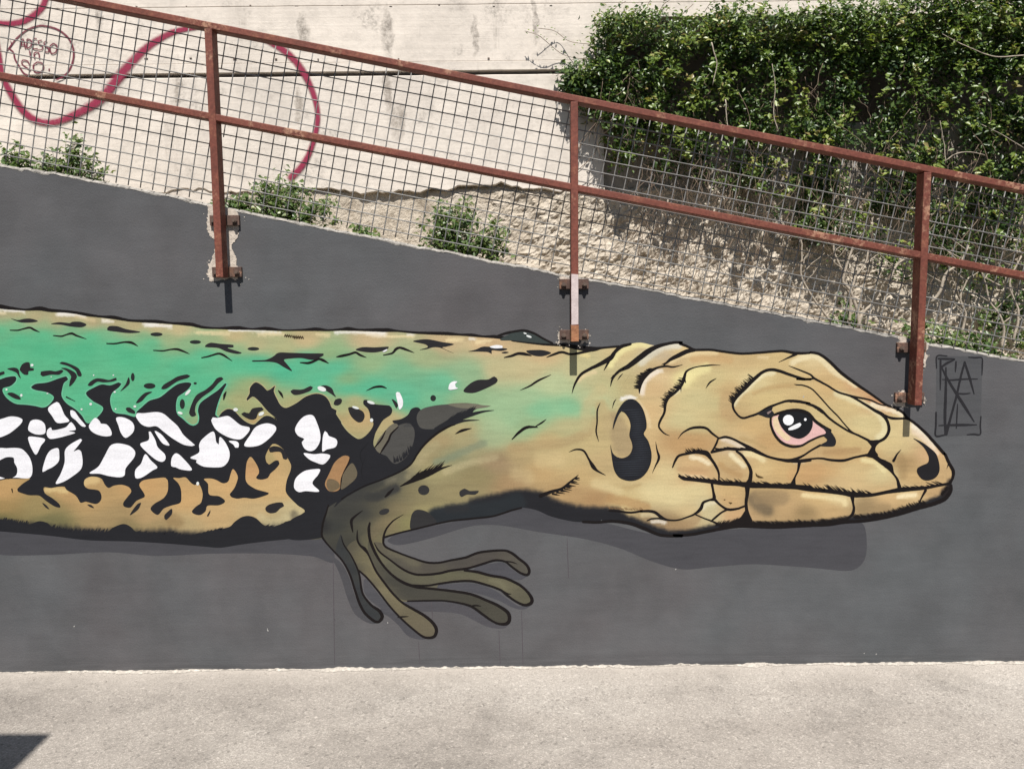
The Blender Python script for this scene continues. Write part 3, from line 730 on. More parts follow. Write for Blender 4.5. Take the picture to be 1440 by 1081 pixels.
# pale highlights laid in with the brush
HL = (240, 224, 178)
for s, r0, r1, c, a in [
 ('W 20,560 30,490 70,430 150,375', 2, 4, (244, 226, 206), .9), ('W 380,470 400,420 480,370 560,345', 3, 9, (246, 232, 168), .95),
 ('W 260,290 350,240 480,215 640,215', 2, 5, (240, 216, 166), .9), ('W 10,250 100,190 220,155 330,155', 2, 5, (232, 222, 206), .9),
 ('W 800,650 830,590 900,530 980,450 1060,395 1130,390', 1.5, 3.5, (242, 230, 190), .9), ('W 290,560 340,520', 1, 3, (246, 236, 200), .8),
 ('W 1290,300 1360,260 1440,245 Y 60,240 180,250 260,320 340,390 430,440 500,490', 2.5, 5, (244, 228, 186), .9),
 ('W 1000,252 1080,256', 1, 3, (240, 216, 170), .8), ('Y 340,560 420,590 540,640 640,690 710,750 745,830 740,890 690,935', 2.5, 6, (236, 224, 180), .9),
 ('Y 640,650 760,690 850,715 890,740', 2, 4, (250, 236, 206), .95), ('Y 985,830 1050,900 1100,950 1160,1010', 2.5, 5, (248, 236, 214), .95),
 ('Z 990,40 1060,90 1130,160 1190,220', 2, 4, (240, 216, 186), .9), ('Z 560,280 660,300 740,370', 2, 4.5, (238, 222, 168), .9),
 ('Z 60,575 200,590 320,600 400,620 410,650', 2, 4.5, (242, 222, 172), .9), ('Z 860,590 930,580 1000,575', 2, 4, (250, 232, 190), .9),
 ('X 430,255 500,265 580,310', 2, 4, (248, 232, 196), .95), ('X 770,235 830,290 880,330', 2, 4.5, (248, 234, 194), .95),
 ('X 890,225 980,240 1040,280', 2.5, 5, (244, 226, 176), .9), ('X 700,105 770,125 880,180', 2, 4, (236, 220, 200), .9),
 ('X 100,800 160,795 210,805', 1, 3, (246, 238, 224), .9), ('X 20,740 90,740 140,760', 2, 4, (216, 200, 160), .8), ('X 530,690 560,650 640,640', 1.5, 3.5, (234, 222, 190), .8),
 ('X 370,410 460,415 560,430', 1, 3, (240, 214, 170), .7), ('X 1300,290 1380,290', 1, 3, (244, 232, 220), .8),
 ('U 830,560 880,480 960,420 1060,385 1150,390', 2, 6, (246, 234, 170), .95), ('U 560,690 620,640 700,620', 1.5, 3.5, (236, 212, 166), .9),
 ('U 1090,540 1180,470 1280,410 1400,395', 3, 6, (226, 218, 196), .9), ('U 1090,790 1110,720 1160,640 1260,605', 1.5, 3.5, (246, 232, 210), .95),
 ('U 930,840 980,828 1040,835', 1, 2.5, (254, 248, 240), .95), ('U 1060,860 1110,920 1150,1010 1165,1080', 1, 3, (232, 208, 164), .8),
 ('U 590,470 640,480', 2, 4, (246, 226, 160), .9), ('D 320,130 400,105 440,120', 1, 2.5, (254, 248, 240), .95),
 ('V 700,480 800,500 900,540', 3, 9, (226, 206, 156), .6), ('V 260,280 380,270', 6, 16, (214, 190, 140), .7), ('V 40,400 130,420', 4, 14, (214, 192, 144), .5),
 ('A 0,92 100,96 205,110', 1.2, 2.5, (250, 244, 236), .95), ('A 0,120 40,125', 1, 2.5, (244, 226, 186), .9), ('A 490,132 570,125 640,128 710,148', 2.4, 4, (250, 244, 236), .95), ('A 640,150 800,185', 1, 3, (222, 200, 156), .7),
 ('A 865,182 950,192', 1.5, 2.6, (250, 240, 224), .95), ('A 1220,218 1330,225 1440,234', 1.8, 3, (252, 246, 240), .95),
 ('K 220,285 350,290 490,298', 1.5, 3, (240, 220, 172), .9), ('K 500,262 650,264 800,272 920,285', 1.5, 2.8, (253, 248, 240), .95), ('K 750,302 860,300 950,300', 2, 3.4, (242, 222, 176), .9),
 ('K 1230,305 1340,308', 1.2, 2.6, (240, 220, 172), .8), ('K 1390,285 1440,284 Q 0,282 180,284 370,290', 1.8, 2.8, (253, 248, 240), .95), ('Q 230,305 380,312', 1, 2.4, (250, 236, 210), .9), ('Q 390,320 500,320 610,324', 1, 2.4, (246, 226, 176), .9),
 ('Q 560,300 610,300', .8, 1.8, (252, 244, 230), .9), ('Q 890,348 960,345 1020,345', 1.2, 2.6, (244, 222, 172), .9), ('Q 1090,333 1125,336', 1.2, 2.2, (250, 242, 228), .9), ('Q 1145,368 1200,358 1255,355', 1.5, 3, (246, 224, 176), .9),
 ('S 650,330 760,380 880,440', 2, 5, (176, 166, 122), .7), ('S 500,190 540,130', 4, 9, (166, 146, 106), .7), ('S 490,430 560,570 650,680 740,780', 2, 5, (160, 148, 108), .7),
 ('T 80,545 250,525 400,530', 2, 5, (132, 130, 96), .7), ('T 540,570 620,590 660,630', 1, 4, (170, 164, 124), .8), ('S 430,220 460,280', 3, 7, (152, 144, 104), .6),
 ('R 560,420 640,330 720,240', 2, 6, (178, 164, 124), .5), ('R 380,470 450,440', 1, 4, (150, 140, 116), .6),
 ('B 710,470 760,450 810,450', 4, 6, (226, 196, 140), .9), ('B 390,535 480,530 560,540', 2.5, 4, (222, 196, 140), .9), ('L 830,250 850,290', 4, 8, (172, 158, 110), .7), ('L 840,155 900,165 960,220', 1, 2.4, (196, 180, 128), .8),
 ('L 760,760 850,810 980,770 1080,730', 3, 8, (206, 192, 150), .6), ('L 1040,740 1060,780', 3, 8, (108, 100, 82), .8), ('L 0,780 60,800', 4, 12, (150, 124, 86), .7),
]: soft(s, r0*.9, r1*1.15, c, a*.88)

MURAL = empty('lizard_mural', 'large painted lizard with green flank, white spots and tan head on the grey wall', 'mural', loc=(0, 0, 0))
def fill(name, poly, parent, layer, colour=None, dense=0, smooth=True, tint=None):
    """flat paint area; dense>0 fills it with a grid of that many px and shades it from the colour field"""
    P = catmull(poly, True, 2.5)[:, :2] if smooth else np.array(poly, float)[:, :2]
    Y = layer_y(layer)
    if dense:
        lo = P.min(0); hi = P.max(0)
        gx = np.arange(lo[0], hi[0], dense); gy = np.arange(lo[1], hi[1], dense)
        G = np.stack(np.meshgrid(gx, gy), -1).reshape(-1, 2) + rng.uniform(-.2, .2, (len(gx)*len(gy), 2))*dense
        inside = np.zeros(len(G), bool)
        a = P; b = np.roll(P, -1, 0)
        for (ax_, ay_), (bx_, by_) in zip(a, b):
            if ay_ == by_: continue
            c = (G[:, 1] > min(ay_, by_)) & (G[:, 1] <= max(ay_, by_)) & (G[:, 0] < ax_ + (G[:, 1]-ay_)*(bx_-ax_)/(by_-ay_))
            inside ^= c
        G = G[inside]
        V = [Vector(p) for p in P] + [Vector(p) for p in G]
        E = [(i, (i+1) % len(P)) for i in range(len(P))]
        r = delaunay_2d_cdt(V, E, [], 1, 1e-4)
        v2 = np.array([tuple(v) for v in r[0]]); faces = r[2]
        # keep triangles inside only
        fv = field(v2) if colour is None else np.tile(np.array(colour, float), (len(v2), 1))
        if tint is not None:
            k = (tint[3]*np.clip((590-v2[:, 0])/75, 0, 1) if name == 'foreleg' else np.full(len(v2), tint[3]))[:, None]
            fv = fv*(1-k) + np.array(tint[:3])*k
        cols = paint(fv)
        return colored(name, on_y_np(v2, Y), faces, cols, parent)
    tri = tessellate_polygon([[Vector((p[0], p[1], 0)) for p in P]])
    cols = field(P) if colour is None else np.tile(np.array(colour, float), (len(P), 1))
    return colored(name, on_y_np(P, Y), tri, paint(cols), parent)
class Strokes:
    def __init__(s, layer): s.v = []; s.f = []; s.layer = layer; s.c = []
    def line(s, P, colour=LINE, wmul=1.0, wadd=0.0):
        Q = catmull([(p[0], p[1], p[2]) for p in P], step=1.8)
        Y = layer_y(s.layer); n = len(Q)
        t = np.gradient(Q[:, :2], axis=0); t /= np.maximum(np.hypot(*t.T), 1e-6)[:, None]
        nn = np.stack([-t[:, 1], t[:, 0]], -1); w = np.maximum(Q[:, 2]*1.12*wmul+wadd, .25)/2
        w = w + np.clip(w-.2, 0, .35)*.5
        jit = np.array([noise.noise((x*.35, y*.35, 1.0)) for x, y in Q[:, :2]])*.10
        a = Q[:, :2]+nn*(w*(1+jit))[:, None]; b = Q[:, :2]-nn*(w*(1-jit))[:, None]
        V = on_y_np(np.concatenate([a, b]), Y); o = len(s.v)
        s.v += [tuple(v) for v in V]; s.c += [paint(colour)]*len(V)
        s.f += [(o+i, o+i+1, o+n+i+1, o+n+i) for i in range(n-1)]
        # round ends
        for e, sgn in ((0, -1), (n-1, 1)):
            if w[e] > .6:
                k = len(s.v); m = 5; c0 = Q[e, :2]
                arc = [c0 + nn[e]*w[e]*math.cos(th) + sgn*t[e]*w[e]*math.sin(th) for th in np.linspace(0, math.pi, m+2)]
                V = on_y_np(np.array(arc), Y); s.v += [tuple(v) for v in V]; s.c += [paint(colour)]*len(V)
                s.f.append(tuple(k+i for i in range(m+2)))
        return s
    def poly(s, P, colour=BLACK, smooth=True):
        Q = catmull([p[:2] for p in P], True, 2.2)[:, :2] if smooth else np.array(P, float)[:, :2]
        tri = tessellate_polygon([[Vector((p[0], p[1], 0)) for p in Q]]); o = len(s.v)
        s.v += [tuple(v) for v in on_y_np(Q, layer_y(s.layer))]; s.c += [paint(colour)]*len(Q)
        s.f += [tuple(o+i for i in t) for t in tri]
        return s
    def fringe(s, path, d, n, w=.9, colour=LINE, jit=.4):
        Q = catmull([p[:2] for p in pts(path)], step=1.0)[:, :2]
        for i in range(n):
            p = Q[int((i+random.uniform(.1, .9))*(len(Q)-1)/n)]; k = random.uniform(1-jit, 1+jit)
            e = p + np.array(d)*k + np.array([random.uniform(-.5, .5), random.uniform(-.5, .5)])
            mid = (p+e)/2 + np.array([random.uniform(-.4, .4), random.uniform(-.4, .4)])
            s.line([(*p, w*1.5), (*mid, w), (*e, .25)], colour)
        return s
    def build(s, name, parent):
        me_v = s.v
        # every stroke faces the street
        me = bpy.data.meshes.new(name); me.from_pydata(me_v, [], s.f)
        at = me.attributes.new('Col', 'FLOAT_COLOR', 'POINT'); c = np.ones((len(me_v), 4), np.float32); c[:, :3] = np.array(s.c)
        at.data.foreach_set('color', c.ravel())
        return link(name, me, M_PAINT, parent)
def ell(t, cx, cy, rx, ry, rot=0, n=14):
    o = TL[t]; out = []
    for k in range(n):
        a = 2*math.pi*k/n; x = rx*math.cos(a); y = ry*math.sin(a); c, s_ = math.cos(rot), math.sin(rot)
        out.append((o[0]+(cx+x*c-y*s_)/o[2], o[1]+(cy+x*s_+y*c)/o[2]))
    return out

# --- the dark shape painted on the wall under the animal
SHD = (79, 78, 82)
sh = Strokes(0)
sh.poly(pts('P -8,745 120,752 300,766 455,752 470,790 440,782 380,778 300,778 220,781 150,776 60,780 -8,777'), SHD)
sh.poly(pts('P 735,712 770,722 850,735 930,752 1010,745 1100,741 1180,737 1212,735 1219,765 1214,790 1195,802 1130,797 1060,793 1000,797 960,800 920,790 870,770 820,757 760,748 700,738 660,740 600,758 560,766 545,760 560,750 640,733'), SHD)
sh.poly(pts('S 80,330 180,380 250,440 310,560 350,690 400,800 480,890 540,930 500,940 430,915 350,850 290,720 240,560 180,430'), (80, 79, 82))
sh.poly(pts('S 560,830 640,800 760,890 880,1010 960,1062 900,1072 800,1040 720,950 640,880'), (80, 79, 83))
sh.poly(pts('S 440,560 520,650 620,770 690,840 620,850 560,800 480,740 430,660'), (84, 83, 87))
sh.poly(pts('T -120,745 100,755 260,770 360,800 470,870 560,935 640,960 690,945 660,975 600,980 500,960 400,910 290,860 150,840 -60,830 -180,770'), (84, 82, 86))
sh.poly(pts('T 40,625 250,600 400,600 560,650 680,730 780,790 880,780 830,815 770,815 700,790 600,740 450,690 250,650'), (82, 81, 86))
sh.poly(pts('T 400,500 420,460 560,430 650,425 720,480 800,530 855,530 790,570 700,560 560,530'), (82, 81, 86))
SHO = sh.build('painted_shadow', MURAL)

# --- body, head, foreleg fills
BODY = pts('A -60,75 0,80 220,95 430,105 720,140 960,170 1200,190 1440,210 K 270,240 560,255 810,262 1100,266 1440,262 Q 380,272 640,290 900,300 1200,322 U 0,355 280,385 540,405 730,415 900,402 1000,381 1080,370 1160,386 1215,408 '
           'P 890,520 862,570 850,620 856,680 846,730 V 620,802 500,795 330,755 200,700 80,682 0,705 R 1280,755 1100,772 900,795 600,865 P 560,741 535,720 500,712 470,720 458,755 L 1000,945 800,965 600,990 420,1016 300,1010 0,985 B 1100,965 750,955 400,915 0,880 -60,876')
HEAD = pts('P 846,730 856,680 850,620 862,570 890,520 922,487 W 240,132 330,132 400,162 460,194 600,192 700,206 850,223 1000,216 1200,202 1320,219 1440,216 Y 110,213 190,226 270,281 380,386 500,476 640,571 760,656 830,681 900,721 930,761 1000,811 1090,891 1180,991 1250,1070 '
           'Z 1250,225 1290,312 1328,372 1323,430 1305,500 1298,550 1250,610 1150,653 1020,688 880,733 720,768 560,793 400,803 280,823 130,830 0,828 X 1150,846 960,836 850,833 740,848 560,883 420,910 280,916 180,908 80,868 0,828 V 1000,813 850,793')
LEG = pts('P 640,600 R 800,60 700,150 640,230 590,310 500,370 350,440 190,500 60,570 0,610 S 130,-40 100,20 85,90 75,190 100,240 160,310 250,410 310,520 390,500 480,560 600,640 720,740 850,748 1000,700 1060,600 1060,500 1060,430 960,425 850,390 720,340 620,295 595,260 597,212 750,170 950,125 1150,75 R 900,795 960,780 P 640,700')
body = fill('body', BODY, MURAL, 1, dense=3.0)
head = fill('head', HEAD, MURAL, 1, dense=2.6)
leg = fill('foreleg', LEG, MURAL, 4, dense=2.6, tint=(62, 61, 57, .5))
TOES = ['S 235,190 270,280 330,370 385,490 402,560 415,620 435,700 490,780 560,830 585,880 560,920 520,915 440,850 390,760 350,640 310,520 250,410 190,340',
        'S 375,230 400,285 445,320 470,360 530,490 600,590 680,690 770,765 850,815 940,870 1010,930 1040,990 1020,1050 940,1050 840,980 730,880 640,780 540,650 450,545 390,490 330,370 290,290',
        'S 470,240 520,330 580,430 660,520 760,590 870,625 960,632 T 250,665 380,690 500,740 600,785 680,840 700,890 680,935 620,940 560,920 480,865 380,795 280,765 S 1100,745 880,748 760,740 720,720 680,690 600,590 530,490 470,350',
        'S 520,300 560,335 650,400 760,480 860,522 T 0,528 200,498 320,490 420,500 540,535 660,555 780,610 850,670 885,730 880,765 830,780 760,755 680,700 620,650 500,610 380,580 250,580 100,600 0,618 S 870,622 760,590 660,520 580,430',
        'S 515,255 595,262 620,295 720,340 850,390 T 0,420 100,425 200,405 330,380 430,340 540,325 660,322 720,345 780,395 840,440 865,490 850,525 790,510 720,460 660,415 580,405 480,430 350,470 200,490 0,530 S 860,522 760,480 650,400 560,330']
for i, s in enumerate(TOES):
    fill('toe', pts(s), leg, 5, dense=2.6, tint=((54, 56, 58, .8), (98, 91, 75, .62), (68, 66, 60, .78), (90, 87, 73, .66), (76, 72, 67, .72))[i])
    q = pts(s)
ST = Strokes(8)
def L(s, **k): ST.line(pts(s), **k)
# toe outlines
for s in ['S 235,190,3 260,270,8 320,360,9 370,460,11 395,540,13 418,680,14 490,780,16 560,830,22 585,880,24 555,922,18 515,915,18 440,850,18 390,760,18 350,640,16 310,520,14 250,410,12 160,310,10 100,240,12 75,190,14 85,90,14 112,5,10 130,-60,8',
          'S 375,150,4 375,230,13 400,280,14 438,310,24 470,360,12 530,490,14 600,590,15 680,690,15 760,765,15 850,818,18 940,870,20 1010,930,22 1042,990,24 1020,1048,20 940,1052,15 840,980,13 730,880,12 640,780,12 540,650,12 450,545,12 385,488,10',
          'S 480,90,12 472,140,20 482,230,20 520,330,20 580,430,16 660,520,16 760,590,20 870,628,20 960,640,16 T 100,650,16 250,668,18 380,692,18 500,740,18 600,785,20 680,840,24 700,890,26 680,935,24 620,942,16 560,920,14 480,865,16 380,795,16 280,765,12 S 1100,745,10 940,745,10 800,748,8',
          'T -160,610,8 0,618,12 100,602,13 250,582,14 380,580,15 500,610,14 620,652,14 680,700,15 760,755,14 830,782,18 880,765,24 888,730,24 850,670,18 780,610,18 660,555,18 540,533,18 420,502,18 320,490,14',
          'S 515,255,3 560,330,11 650,400,11 760,480,14 860,522,15 960,525,16 T 100,515,16 200,492,16 350,470,14 480,432,14 580,404,14 660,415,12 720,460,14 790,510,14 850,527,18 866,490,20 840,440,18 780,392,18 720,345,18 660,322,15 540,326,16 430,342,16 330,380,16 200,405,14 100,425,14 0,422,14 S 850,388,12 720,340,12 620,295,14 595,260,14 597,212,14']:
    L(s)
for s in ['S 720,882,10 770,880,9 810,878,2', 'T 370,790,8 420,785,10 460,793,2', 'T 630,655,8 680,685,10 715,690,2', 'T 660,412,6 720,420,8 765,435,2',
          'R 180,705,3 120,750,12 85,790,20 90,850,14 98,890,4', 'R 525,738,2 440,790,8 380,860,12 355,930,14 352,960,12', 'R 362,930,12 480,895,10 600,866,10 900,796,10 1100,773,10 1280,752,10 1440,702,10 V 80,682,8',
          'R 0,610,8 60,570,6 190,500,6 350,440,7 500,372,8 590,310,10 640,230,12 700,150,14 800,60,16 900,0,14 960,-20,4', 'R 440,520,6 400,560,20 370,590,8']: L(s)
L('R 500,500,6 600,452,30 700,412,36 790,372,28 860,345,12 935,322,2'); ST.fringe('R 560,470 700,400 830,355', (11, -12), 20, 1.1)
ST.build('outline', leg)
for s in [ell('R', 695, 533, 48, 42), pts('R 995,550 1040,520 1080,540 1160,540 1130,570 1060,570 1010,590'), ell('R', 362, 715, 45, 24, -.3),
          pts('R 585,862 590,750 620,705 660,698 720,715 770,755 800,815 680,845')]:
    fill('dark_blotch', s, leg, 7, (52, 51, 52))

# --- the black web on the flank
UP = ('A -40,690 0,680 60,660 130,655 135,690 90,735 25,755 25,790 60,840 130,885 230,895 300,905 360,918 400,905 440,865 455,830 430,805 380,785 300,770 262,748 300,718 400,705 500,670 560,655 575,680 540,710 525,760 520,820 560,880 640,935 690,985 740,1050 '
      '820,1000 870,920 780,860 725,795 800,745 860,722 930,730 1000,705 1025,715 1000,750 950,790 930,840 935,900 955,950 980,965 1060,975 1140,995 1152,955 1200,910 1260,860 1350,830 1440,760 '
      'K 60,720 130,705 175,715 150,760 100,800 60,830 45,900 55,970 100,1010 150,1055 190,1070 230,1050 240,1000 230,940 250,880 320,825 400,770 460,712 472,720 440,780 410,850 385,930 378,980 400,1000 430,960 480,930 530,940 590,1000 640,1040 700,1060 740,1030 790,990 840,990 895,1022 '
      '880,1000 820,950 760,880 720,840 690,825 645,860 640,845 665,800 670,750 715,705 770,730 815,775 840,765 880,735 870,780 900,850 930,900 975,920 1060,880 1140,825 1230,800 1300,820 1340,870 1360,920 1400,940 1395,970 1440,1040 '
      'N 540,370 600,450 700,520 770,490 830,420 845,380 840,350 815,330 810,280 790,230 750,190 755,150 800,155 860,190 1000,205 1025,245 1010,290 940,340 900,400 860,480 850,590 940,670 1020,740 1030,800 900,930 740,985 640,1040 560,1090 '
      'P 470,716 458,740 454,755 L 1000,945 1000,800 1130,716 1070,660 1000,590 970,540 980,450 1010,370 1015,320 985,260 950,190 900,150 860,145 825,190 800,250 810,300 830,318 880,285 910,285 918,310 890,350 840,395 820,430 760,445 720,430 745,390 740,350 715,300 675,252 645,290 635,350 632,440 650,480 720,525 828,558 780,585 700,605 620,598 560,605 510,590 497,570 540,510 567,430 555,390 525,355 505,400 485,460 440,475 390,450 340,435 280,440 315,480 325,570 410,585 460,628 410,660 310,665 295,710 250,743 200,735 178,712 215,670 255,640 270,570 255,510 235,480 200,490 165,465 125,425 70,432 20,430 60,470 85,520 90,590 80,640 0,665 '
      'B 1380,690 1330,742 1270,695 1300,650 1380,600 1415,540 1415,450 1395,428 1340,430 1210,450 1175,490 1215,560 1220,590 1150,625 1100,680 1045,670 1040,640 1080,585 1108,545 1090,510 1030,488 960,495 915,515 880,480 860,440 820,422 760,420 715,445 710,490 740,520 830,535 855,575 850,620 810,650 720,630 680,640 640,580 560,530 545,505 490,505 430,515 370,510 380,560 440,600 500,650 508,680 460,670 390,625 330,580 240,575 150,545 145,525 190,480 255,435 200,437 80,437 -40,433')
halo = Strokes(2); upp = pts(UP)
halo.line([(x, y, 2.7) for x, y in upp[:78]], (116, 196, 156)); halo.line([(x, y, 2.0) for x, y in upp[78:118]], (186, 178, 132))
halo.build('pale_edge', body)
fill('dark_pattern', upp, body, 3, BLACK)
bl = Strokes(3)
bl.poly(pts('B -40,785 0,780 100,800 240,820 330,795 400,810 450,850 560,862 620,890 750,882 900,886 950,850 1040,818 1100,840 1150,885 1250,905 1440,898 L 100,928 250,905 420,862 500,840 540,800 600,760 660,750 720,770 790,830 870,852 960,815 1040,790 1130,720 1290,700 1280,915 1000,945 800,965 600,990 420,1018 300,1010 0,985 B 1100,965 750,955 400,915 0,880 -40,878'), BLACK)
bl.fringe('B 0,790 120,805 240,822', (1.5, -4), 26, 1.0, BLACK); bl.fringe('B 440,850 620,885 760,882 900,886', (2, -4), 34, 1.0, BLACK); bl.fringe('B 1150,888 1280,905 1440,898 L 120,930 260,905 430,862', (3, -3), 60, 1.0, BLACK); bl.fringe('L 800,840 870,852 960,815 1040,790', (5, -3), 26, 1.0, BLACK)
bl.build('belly_rim', body)
WH = ['C -20,195 40,165 90,152 150,158 190,180 175,215 120,265 60,305 -20,322', 'C 240,235 260,190 300,178 350,190 380,225 382,290 350,305 290,300 240,270', 'C 240,325 300,325 380,345 345,400 305,475 270,430 245,370', 'C 405,85 480,30 510,60 545,140 585,190 540,205 480,205 440,150',
      'C 400,265 430,245 440,268 500,260 560,240 600,200 640,262 580,275 635,290 560,315 480,335 420,340 395,310', 'C 595,100 630,110 665,160 725,235 690,235 640,185 600,150', 'C 750,230 800,165 840,190 850,212 900,220 935,265 940,310 890,320 820,305 770,275', 'C 980,165 1040,160 1110,195 1133,240 1120,290 1060,333 1020,290 1000,230',
      'C -20,432 60,420 140,418 190,430 245,490 270,560 272,630 250,670 200,674 140,668 60,672 -20,668', 'C 360,620 365,570 395,480 430,435 490,420 500,470 495,530 450,575 400,600', 'C 470,718 510,640 545,540 548,440 590,390 680,340 692,352 650,410 620,448 660,432 685,450 697,540 680,600 600,665 530,705',
      'C 755,630 830,575 880,490 930,400 980,380 1040,385 1100,405 1140,450 1130,500 1060,590 1050,650 1010,665 920,655 840,635', 'C 1145,672 1140,610 1160,580 1190,550 1225,470 1270,520 1328,580 1290,605 1200,665', 'C 1183,385 1255,350 1255,280 1270,280 1310,350 1330,410 1390,470 1397,510 1370,535 1320,520 1240,455', 'C 1305,275 1350,295 1385,330 1430,395 1380,385 1345,345',
      'M 65,150 75,125 130,125 240,115 300,130 360,180 420,235 470,310 565,395 540,402 470,390 380,340 300,280 240,235 170,240 110,215', 'M 365,570 370,500 405,462 450,490 540,600 450,600 400,580', 'M 525,500 600,455 600,390 630,340 720,280 745,370 765,390 775,325 820,370 857,455 845,530 790,578 640,575 575,540 580,520',
      'M 702,185 715,160 750,165 840,148 880,170 950,225 1025,245 1020,280 960,340 900,343 820,315 740,260', 'M 980,395 1030,310 1080,240 1170,210 1240,230 1250,265 1200,330 1120,390 1040,408', 'M 850,360 910,360 935,380 930,415 905,415 890,390',
      'N 100,430 140,350 200,300 270,297 310,370 340,470 335,550 290,620 240,636 190,610 165,550 190,520 130,490', 'N 360,640 365,500 385,445 405,460 420,490 490,520 502,560 480,600 400,620', 'N 183,655 280,665 360,658 435,675 415,720 365,762 290,740 230,710', 'N 90,960 110,890 190,825 300,805 340,810 320,860 265,940 330,1018 200,1015 140,1025 100,1000']
for s in WH: fill('white_spot', pts(s), body, 5, (255, 252, 255))
fill('dark_blotch', pts('C -20,540 20,510 60,495 115,500 120,540 145,590 135,650 70,680 30,670 -20,645'), body, 6, BLACK)
# tan islands and shaded ovals near the armpit
ts = Strokes(8)
ts.poly(pts('N 385,940 430,840 480,740 560,680 615,690 605,740 565,820 535,900 520,1000 440,1020 400,990'), (172, 132, 92))
ts.poly(pts('N 400,960 420,900 500,920 525,980 440,1020'), (118, 102, 78)); ts.poly(pts('N 560,850 640,750 690,830 680,890 620,950 540,1000 545,920'), (108, 98, 80))
ts.build('tan_island', body)
sd = Strokes(6)
sd.poly(pts('Q 430,1030 500,1015 560,980 590,930 640,915 672,940 660,980 640,1010 680,1060 P 604,603 640,597 628,602 613,612 597,627 587,640 578,654 563,664 538,675 512,685 490,697 480,704 470,712 490,680 506,650 520,636 528,634 534,622 545,609 556,598'), BLACK)
sd.build('armpit_shade', body)
fan = Strokes(6)
fan.poly(pts('Q 672,935 780,902 900,890 1050,880 1180,898 1100,950 1000,995 900,1040 820,1090 720,1100 660,1080 635,1000'), (84, 82, 78)); fan.poly(pts('Q 900,890 1050,878 1200,898 1260,905 1150,925 1000,920'), (120, 116, 100))
fan.poly(pts('R 335,225 350,180 390,110 430,50 480,-10 560,-30 610,10 618,80 595,170 545,258 470,310 430,302 380,245'), (82, 80, 77))
fan.poly(pts('R 290,190 300,130 340,70 400,0 450,-30 480,-10 430,50 390,110 350,180 335,225'), (112, 106, 92)); fan.poly(pts('Q 520,1080 560,1050 590,1060 600,1080'), (74, 73, 72))
fan.build('shoulder_shade', body)
s2 = Strokes(7)
s2.line(pts('Q 800,1100,30 900,1050,44 1000,1005,40 1100,975,26 1200,950,12 1290,940,2'), BLACK); s2.fringe('Q 840,1075 950,1010 1100,960', (9, -9), 26, 1.2, BLACK); s2.line(pts('Q 900,1070,20 1030,1030,14 1165,1022,2'), BLACK)
s2.line(pts('R 480,0,6 420,60,12 400,110,14 350,190,12 325,230,3'), LINE); s2.line(pts('R 375,30,4 340,100,12 285,170,8'), LINE); s2.fringe('R 440,300 520,270 600,180', (-1.5, -7), 22, .9, BLACK)
s2.line(pts('N 605,730,14 560,830,16 540,910,14 525,1000,6'), LINE); s2.line(pts('R 70,270,8 40,350,14 10,430,10 0,500,4'), LINE)
s2.line(pts('R 230,130,2 160,220,5 180,320,3'), (30, 30, 33)); s2.line(pts('R 200,260,2 170,360,5 180,440,2'), (30, 30, 33))
s2.build('brush_marks', body)
